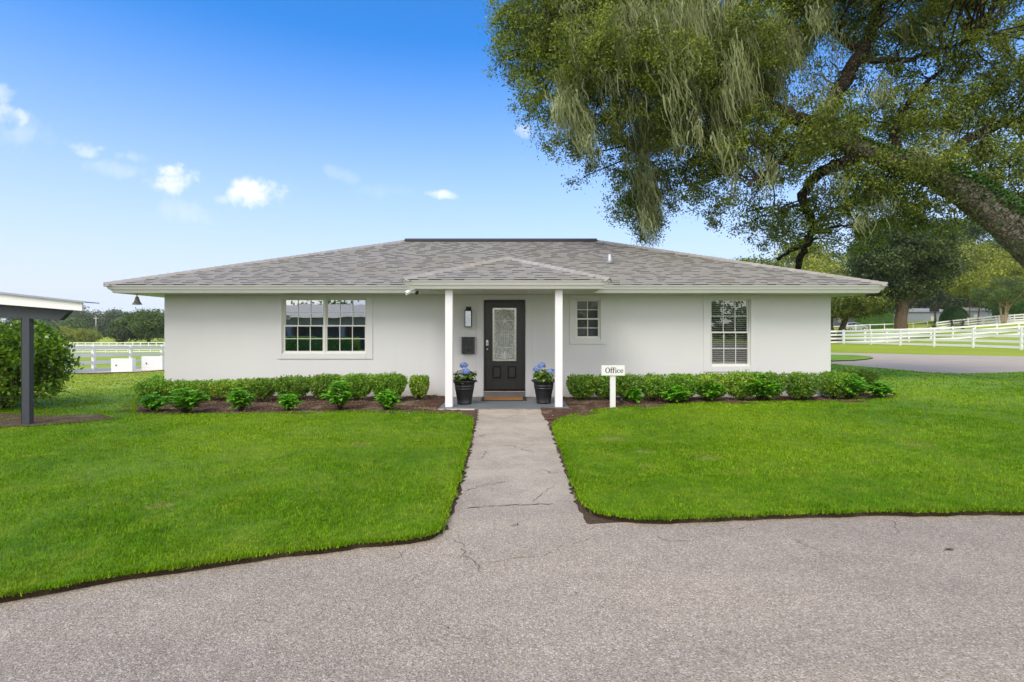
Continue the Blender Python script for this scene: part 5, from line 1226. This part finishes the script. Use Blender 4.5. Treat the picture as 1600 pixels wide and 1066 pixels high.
m_ = MB(); m_.tube([(0, 0, 0), (0, 0, 9.2)], [.22, .16], 8); m_.build('pole', M_CONC, r_)
m_ = MB(); m_.box(-1.1, 1.1, -.08, .08, 8.3, 8.5); m_.build('crossarm', M_CONC, r_)

# hedge block, ball shrub
def leafbox(name, x, y, sx, sy, sz, label, cat, n, ls, ball=False, mat=L_HEDGE):
    z = th(x, y); r_ = empty(name, (x, y, z), 0, label, cat)
    d = rng.uniform(-1, 1, (n, 3))
    if ball: d = rng.normal(size=(n, 3)); d /= np.linalg.norm(d, axis=1, keepdims=True); d *= rng.uniform(.85, 1.02, (n, 1)); d[:, 2] = np.abs(d[:, 2]) * 2 - 1
    else:
        ax = rng.integers(0, 3, n); d[np.arange(n), ax] = np.sign(d[np.arange(n), ax]) * rng.uniform(.9, 1.02, n)
    leafmesh('foliage', d * np.array([sx / 2, sy / 2, sz / 2]) + np.array([0, 0, sz / 2]), ls, ls * .7, mat, r_)
    m_ = MB()
    if ball: m_.lathe([(sx * .41 * math.cos(a), sz * .84 * math.sin(a)) for a in [k * math.pi / 16 for k in range(9)]], (0, 0, 0), 16)
    else: m_.box(-sx * .46, sx * .46, -sy * .44, sy * .44, 0, sz * .95)
    m_.build('inner_twigs', simple('inner_hedge', (.05, .12, .015), .9), r_)
leafbox('clipped_hedge', UX(1366, 117), 117, 7.3, 2, 3.4, 'block clipped green hedge right of the silver car', 'hedge', 9000, .17)
leafbox('dome_shrub', UX(1491, 132), 132, 6.6, 4.5, 3.8, 'dome clipped green shrub between two pale trailers', 'shrub', 8000, .2, True)
leafbox('clipped_hedge', -15.5, -14.2, 9, 1, 1.0, 'low hedge before the barn, mirrored in the left half of the double window', 'hedge', 3500, .12, mat=L_BOX)
leafbox('clipped_hedge', -5.5, -14.2, 8, 1, .9, 'low hedge before the barn, mirrored in the right half of the double window', 'hedge', 3500, .12, mat=L_BOX)
# sago palms
def sago(px, Y, h, label):
    x = UX(px, Y); r_ = empty('sago_palm', (x, Y, th(x, Y)), 0, label, 'palm', 'dark sago palms between the right fences'); V = []; Fc = []
    for k in range(46):
        a = random.uniform(0, 6.28); el_ = random.uniform(.05, 1.3); L_ = random.uniform(.85, 1.15)
        p = Vector((0, 0, h)); d = Vector((math.cos(a) * math.cos(el_), math.sin(a) * math.cos(el_), math.sin(el_))); pr_2 = None
        for s in range(8):
            q = p + d * L_ / 7; d = (d - Vector((0, 0, .16))).normalized(); side = d.cross(Vector((0, 0, 1))).normalized(); wv_ = .16 * math.sin((s + .8) / 8.6 * math.pi)
            for sg in (-1, 1):
                for e in range(2):
                    c = p.lerp(q, e * .5); b0 = len(V); V += [tuple(c), tuple(c + d * .05), tuple(c + side * sg * wv_ + d * .07 + Vector((0, 0, .03)))]; Fc.append((b0, b0 + 1, b0 + 2))
            p = q
    npmesh('fronds', V, Fc, L_SAGO, r_); m_ = MB(); m_.tube([(0, 0, 0), (0, 0, h)], [.22, .17], 10, jit=.3); m_.build('stem', M_BARKD, r_)
sago(1459, 74, .75, 'dark sago palm under the dark board on a post'); sago(1488, 74, .9, 'dark sago palm, left one of the touching pair'); sago(1504, 75, .8, 'dark sago palm, right one of the touching pair')
# dark board on a post
x, Y = UX(1460, 98), 98; zb = th(x, Y); r_ = empty('board_on_post', (x, Y, zb), 0, 'dark rectangular board on a thin post among the trees', 'board')
m_ = MB(); m_.box(-.86, .86, -.04, .04, 3.0, 3.75); m_.build('board', M_CHARD, r_); m_ = MB(); m_.tube([(0, .06, 0), (0, .06, 3.2)], .06, 8); m_.build('post', M_CHARD, r_)
# trailers
def trailer(pxa, pxb, Y, ptop, pbot, label, roofc=M_TROOF, win=.4):
    k = Y / F; xa, xb = UX(pxa, Y), UX(pxb, Y); zb_, zt_ = EYE + (HZ - pbot) * k, EYE + (HZ - ptop) * k; w2 = (xb - xa) / 2; h_ = zt_ - zb_
    r_ = empty('trailer_home', ((xa + xb) / 2, Y, zb_ - 1.0), 0, label, 'trailer home', 'pale trailer homes on the rise')
    m_ = MB(); m_.box(-w2, w2, 0, 4.2, 0, 1.0 + h_ * .72)
    z = 1.1
    while z < 1 + h_ * .7: m_.box(-w2 - .003, w2 + .003, -.014, -.002, z, z + .17); z += .2
    m_.build('wall', M_TRAIL, r_)
    m_ = MB(); e = .35; zt2 = 1.0 + h_ * .72; m_.add([(-w2 - e, -e, zt2), (w2 + e, -e, zt2), (w2 + e, 4.2 + e, zt2), (-w2 - e, 4.2 + e, zt2), (-w2 + 1.2, 2.1, 1 + h_), (w2 - 1.2, 2.1, 1 + h_)], [(0, 1, 5, 4), (1, 2, 5), (2, 3, 4, 5), (3, 0, 4), (3, 2, 1, 0)]); m_.build('roof', roofc, r_)
    for q in ([win] if w2 < 5 else [win * .5, win + .35]):
        xx = -w2 + 2 * w2 * q; f_ = MB(); frame(f_, xx - .65, xx + .65, 1.35, 2.5, .12, -.05, -.015); ff = f_.build('window', M_WHITE, r_); g_ = MB(); g_.box(xx - .5, xx + .5, -.03, -.02, 1.47, 2.38); g_.build('pane', M_SASH, ff)
    m_ = MB(); m_.box(-w2 + .02, w2 - .02, .02, 4.1, -1, 0); m_.build('skirting', M_CHARD, r_)
trailer(1388, 1482, 150, 481.5, 503, 'long pale blue trailer home behind the massive oak trunk'); trailer(1505, 1550, 150, 480, 500, 'pale blue trailer home right of the dome shrub', win=.45); trailer(1574, 1600, 150, 485, 497, 'small trailer home with a dark roof at the right edge', M_CHAR)
trailer(1296, 1338, 140, 488, 506, 'low trailer home behind the silver car')
# silver SUV
def suv(x, y, rz, label, paint, s=1.):
    z = th(x, y); r_ = empty('parked_car', (x, y, z), rz, label, 'car', None)
    prof = [(-2.25, .35), (-2.3, .75), (-2.2, 1.0), (-1.95, 1.45), (-1.6, 1.66), (-.3, 1.72), (.35, 1.62), (1.15, 1.12), (2.0, .98), (2.28, .80), (2.3, .38), (1.85, .28), (-1.8, .28)]
    def hw(z_): return .90 if z_ < 1.05 else .90 - (z_ - 1.05) * .32
    m_ = MB(); n = len(prof); vs = [(x_, -hw(z_), z_) for x_, z_ in prof] + [(x_, hw(z_), z_) for x_, z_ in prof]
    m_.add(vs, [tuple(range(n))[::-1], tuple(range(n, 2 * n))] + [(i, (i + 1) % n, (i + 1) % n + n, i + n) for i in range(n)]); m_.build('body', paint, r_, bevel=.05)
    m_ = MB()
    for sy_2 in (-1, 1):
        for poly in ([(-1.9, 1.1), (-1.72, 1.48), (-1.1, 1.56), (-1.1, 1.1)], [(-1.02, 1.1), (-1.02, 1.57), (-.2, 1.6), (-.2, 1.1)], [(-.12, 1.1), (-.12, 1.6), (.3, 1.52), (.95, 1.1)]):
            m_.add([(a, sy_2 * (hw(b) + .012), b) for a, b in poly], [(0, 1, 2, 3)])
    m_.add([(.42, -.66, 1.59), (.42, .66, 1.59), (1.12, .82, 1.15), (1.12, -.82, 1.15)], [(0, 1, 2, 3)]); m_.add([(-2.0, -.7, 1.42), (-2.0, .7, 1.42), (-2.22, .8, 1.02), (-2.22, -.8, 1.02)], [(0, 1, 2, 3)])
    m_.build('windows', M_CARG, r_)
    for wx_ in (-1.4, 1.42):
        for sy_2 in (-1, 1):
            f_ = MB(); f_.tube([(wx_, sy_2 * .74, .34), (wx_, sy_2 * .93, .34)], .34, 20); wh = f_.build('wheel', M_TIRE, r_); f_ = MB(); f_.tube([(wx_, sy_2 * .90, .34), (wx_, sy_2 * .945, .34)], .21, 14); f_.build('rim', M_STEEL, wh)
    for sy_2 in (-1, 1):
        f_ = MB(); f_.box(2.15, 2.3, sy_2 * .72 - .13, sy_2 * .72 + .13, .74, .86); f_.build('headlight', M_WHITE, r_)
    return r_
suv(UX(1335, 111), 111, 0, 'silver parked car half hidden behind the two trunked oak', M_CAR)

# ------------------------------------------------------------------ what the windows mirror: yard behind the viewer
def barn(x, y, w_, d_, h_, rise, label):
    r_ = empty('barn', (x, y, 0), 0, label, 'barn', None); m_ = MB(); nb = 5; bw = w_ / nb
    for k in range(nb + 1): m_.box(-w_ / 2 + k * bw - .2, -w_ / 2 + k * bw + .2, -.2, .2, 0, h_)
    m_.box(-w_ / 2, w_ / 2, -.19, .19, h_ - .5, h_); m_.box(-w_ / 2, w_ / 2, -d_, -d_ + .2, 0, h_); m_.build('wall', M_BARN, r_)
    m_ = MB()
    for k in range(nb): m_.box(-w_ / 2 + k * bw + .5, -w_ / 2 + (k + 1) * bw - .5, -1.2, -1.1, 0, h_ - .75)
    m_.build('stall_opening', simple('stall_shade', (.085, .085, .085)), r_)
    m_ = MB(); m_.add([(-w_ / 2 - .6, .9, h_), (w_ / 2 + .6, .9, h_), (w_ / 2 + .6, -d_ - .6, h_), (-w_ / 2 - .6, -d_ - .6, h_), (-w_ / 2 + 2, -d_ / 2, h_ + rise), (w_ / 2 - 2, -d_ / 2, h_ + rise)], [(1, 0, 4, 5), (2, 1, 5), (3, 2, 5, 4), (0, 3, 4), (0, 1, 2, 3)]); m_.build('roof', M_BARNR, r_)
barn(-15, -17, 20, 8, 2.45, 1.2, 'dark roofed barn with open stalls mirrored in the windows')
suv(7.5, -13, .2, 'silver parked car mirrored in the window with blinds', M_CAR)
for i, (x, y, h_) in enumerate([(-46, -58, 6), (-30, -65, 6), (4, -70, 5), (18, -70, 5.5), (34, -65, 6), (50, -60, 6)]):
    tree((x, y), h_, 8, 6, ['leafy tree behind the barn end', 'leafy tree behind the barn roof', 'tree across the yard, mirrored by the door', 'tree across the yard, second from the barn', 'tree across the yard, third from the barn', 'outermost tree across the yard'][i], L_MID, 200 + i, 3500, .7, 16, .3, 0., group='trees across the yard behind the viewer', lob=.42)
# ------------------------------------------------------------------ thin summer haze
mb = MB(); mb.box(-640, 640, -190, 660, -6.5, 42)
hz_o = mb.build('haze', bpy.data.materials.new('haze_air')); hm = hz_o.data.materials[0]; hm.use_nodes = True; hm.node_tree.nodes.clear()
ho = hm.node_tree.nodes.new('ShaderNodeOutputMaterial'); hv = hm.node_tree.nodes.new('ShaderNodeVolumePrincipled'); hv.inputs['Color'].default_value = (.93, .96, 1, 1); hv.inputs['Density'].default_value = HAZE; hv.inputs['Anisotropy'].default_value = .2
hm.node_tree.links.new(hv.outputs[0], ho.inputs['Volume']); tag(hz_o, 'thin pale summer haze in the air', 'haze', kind='stuff')
print('objects', len(bpy.data.objects))
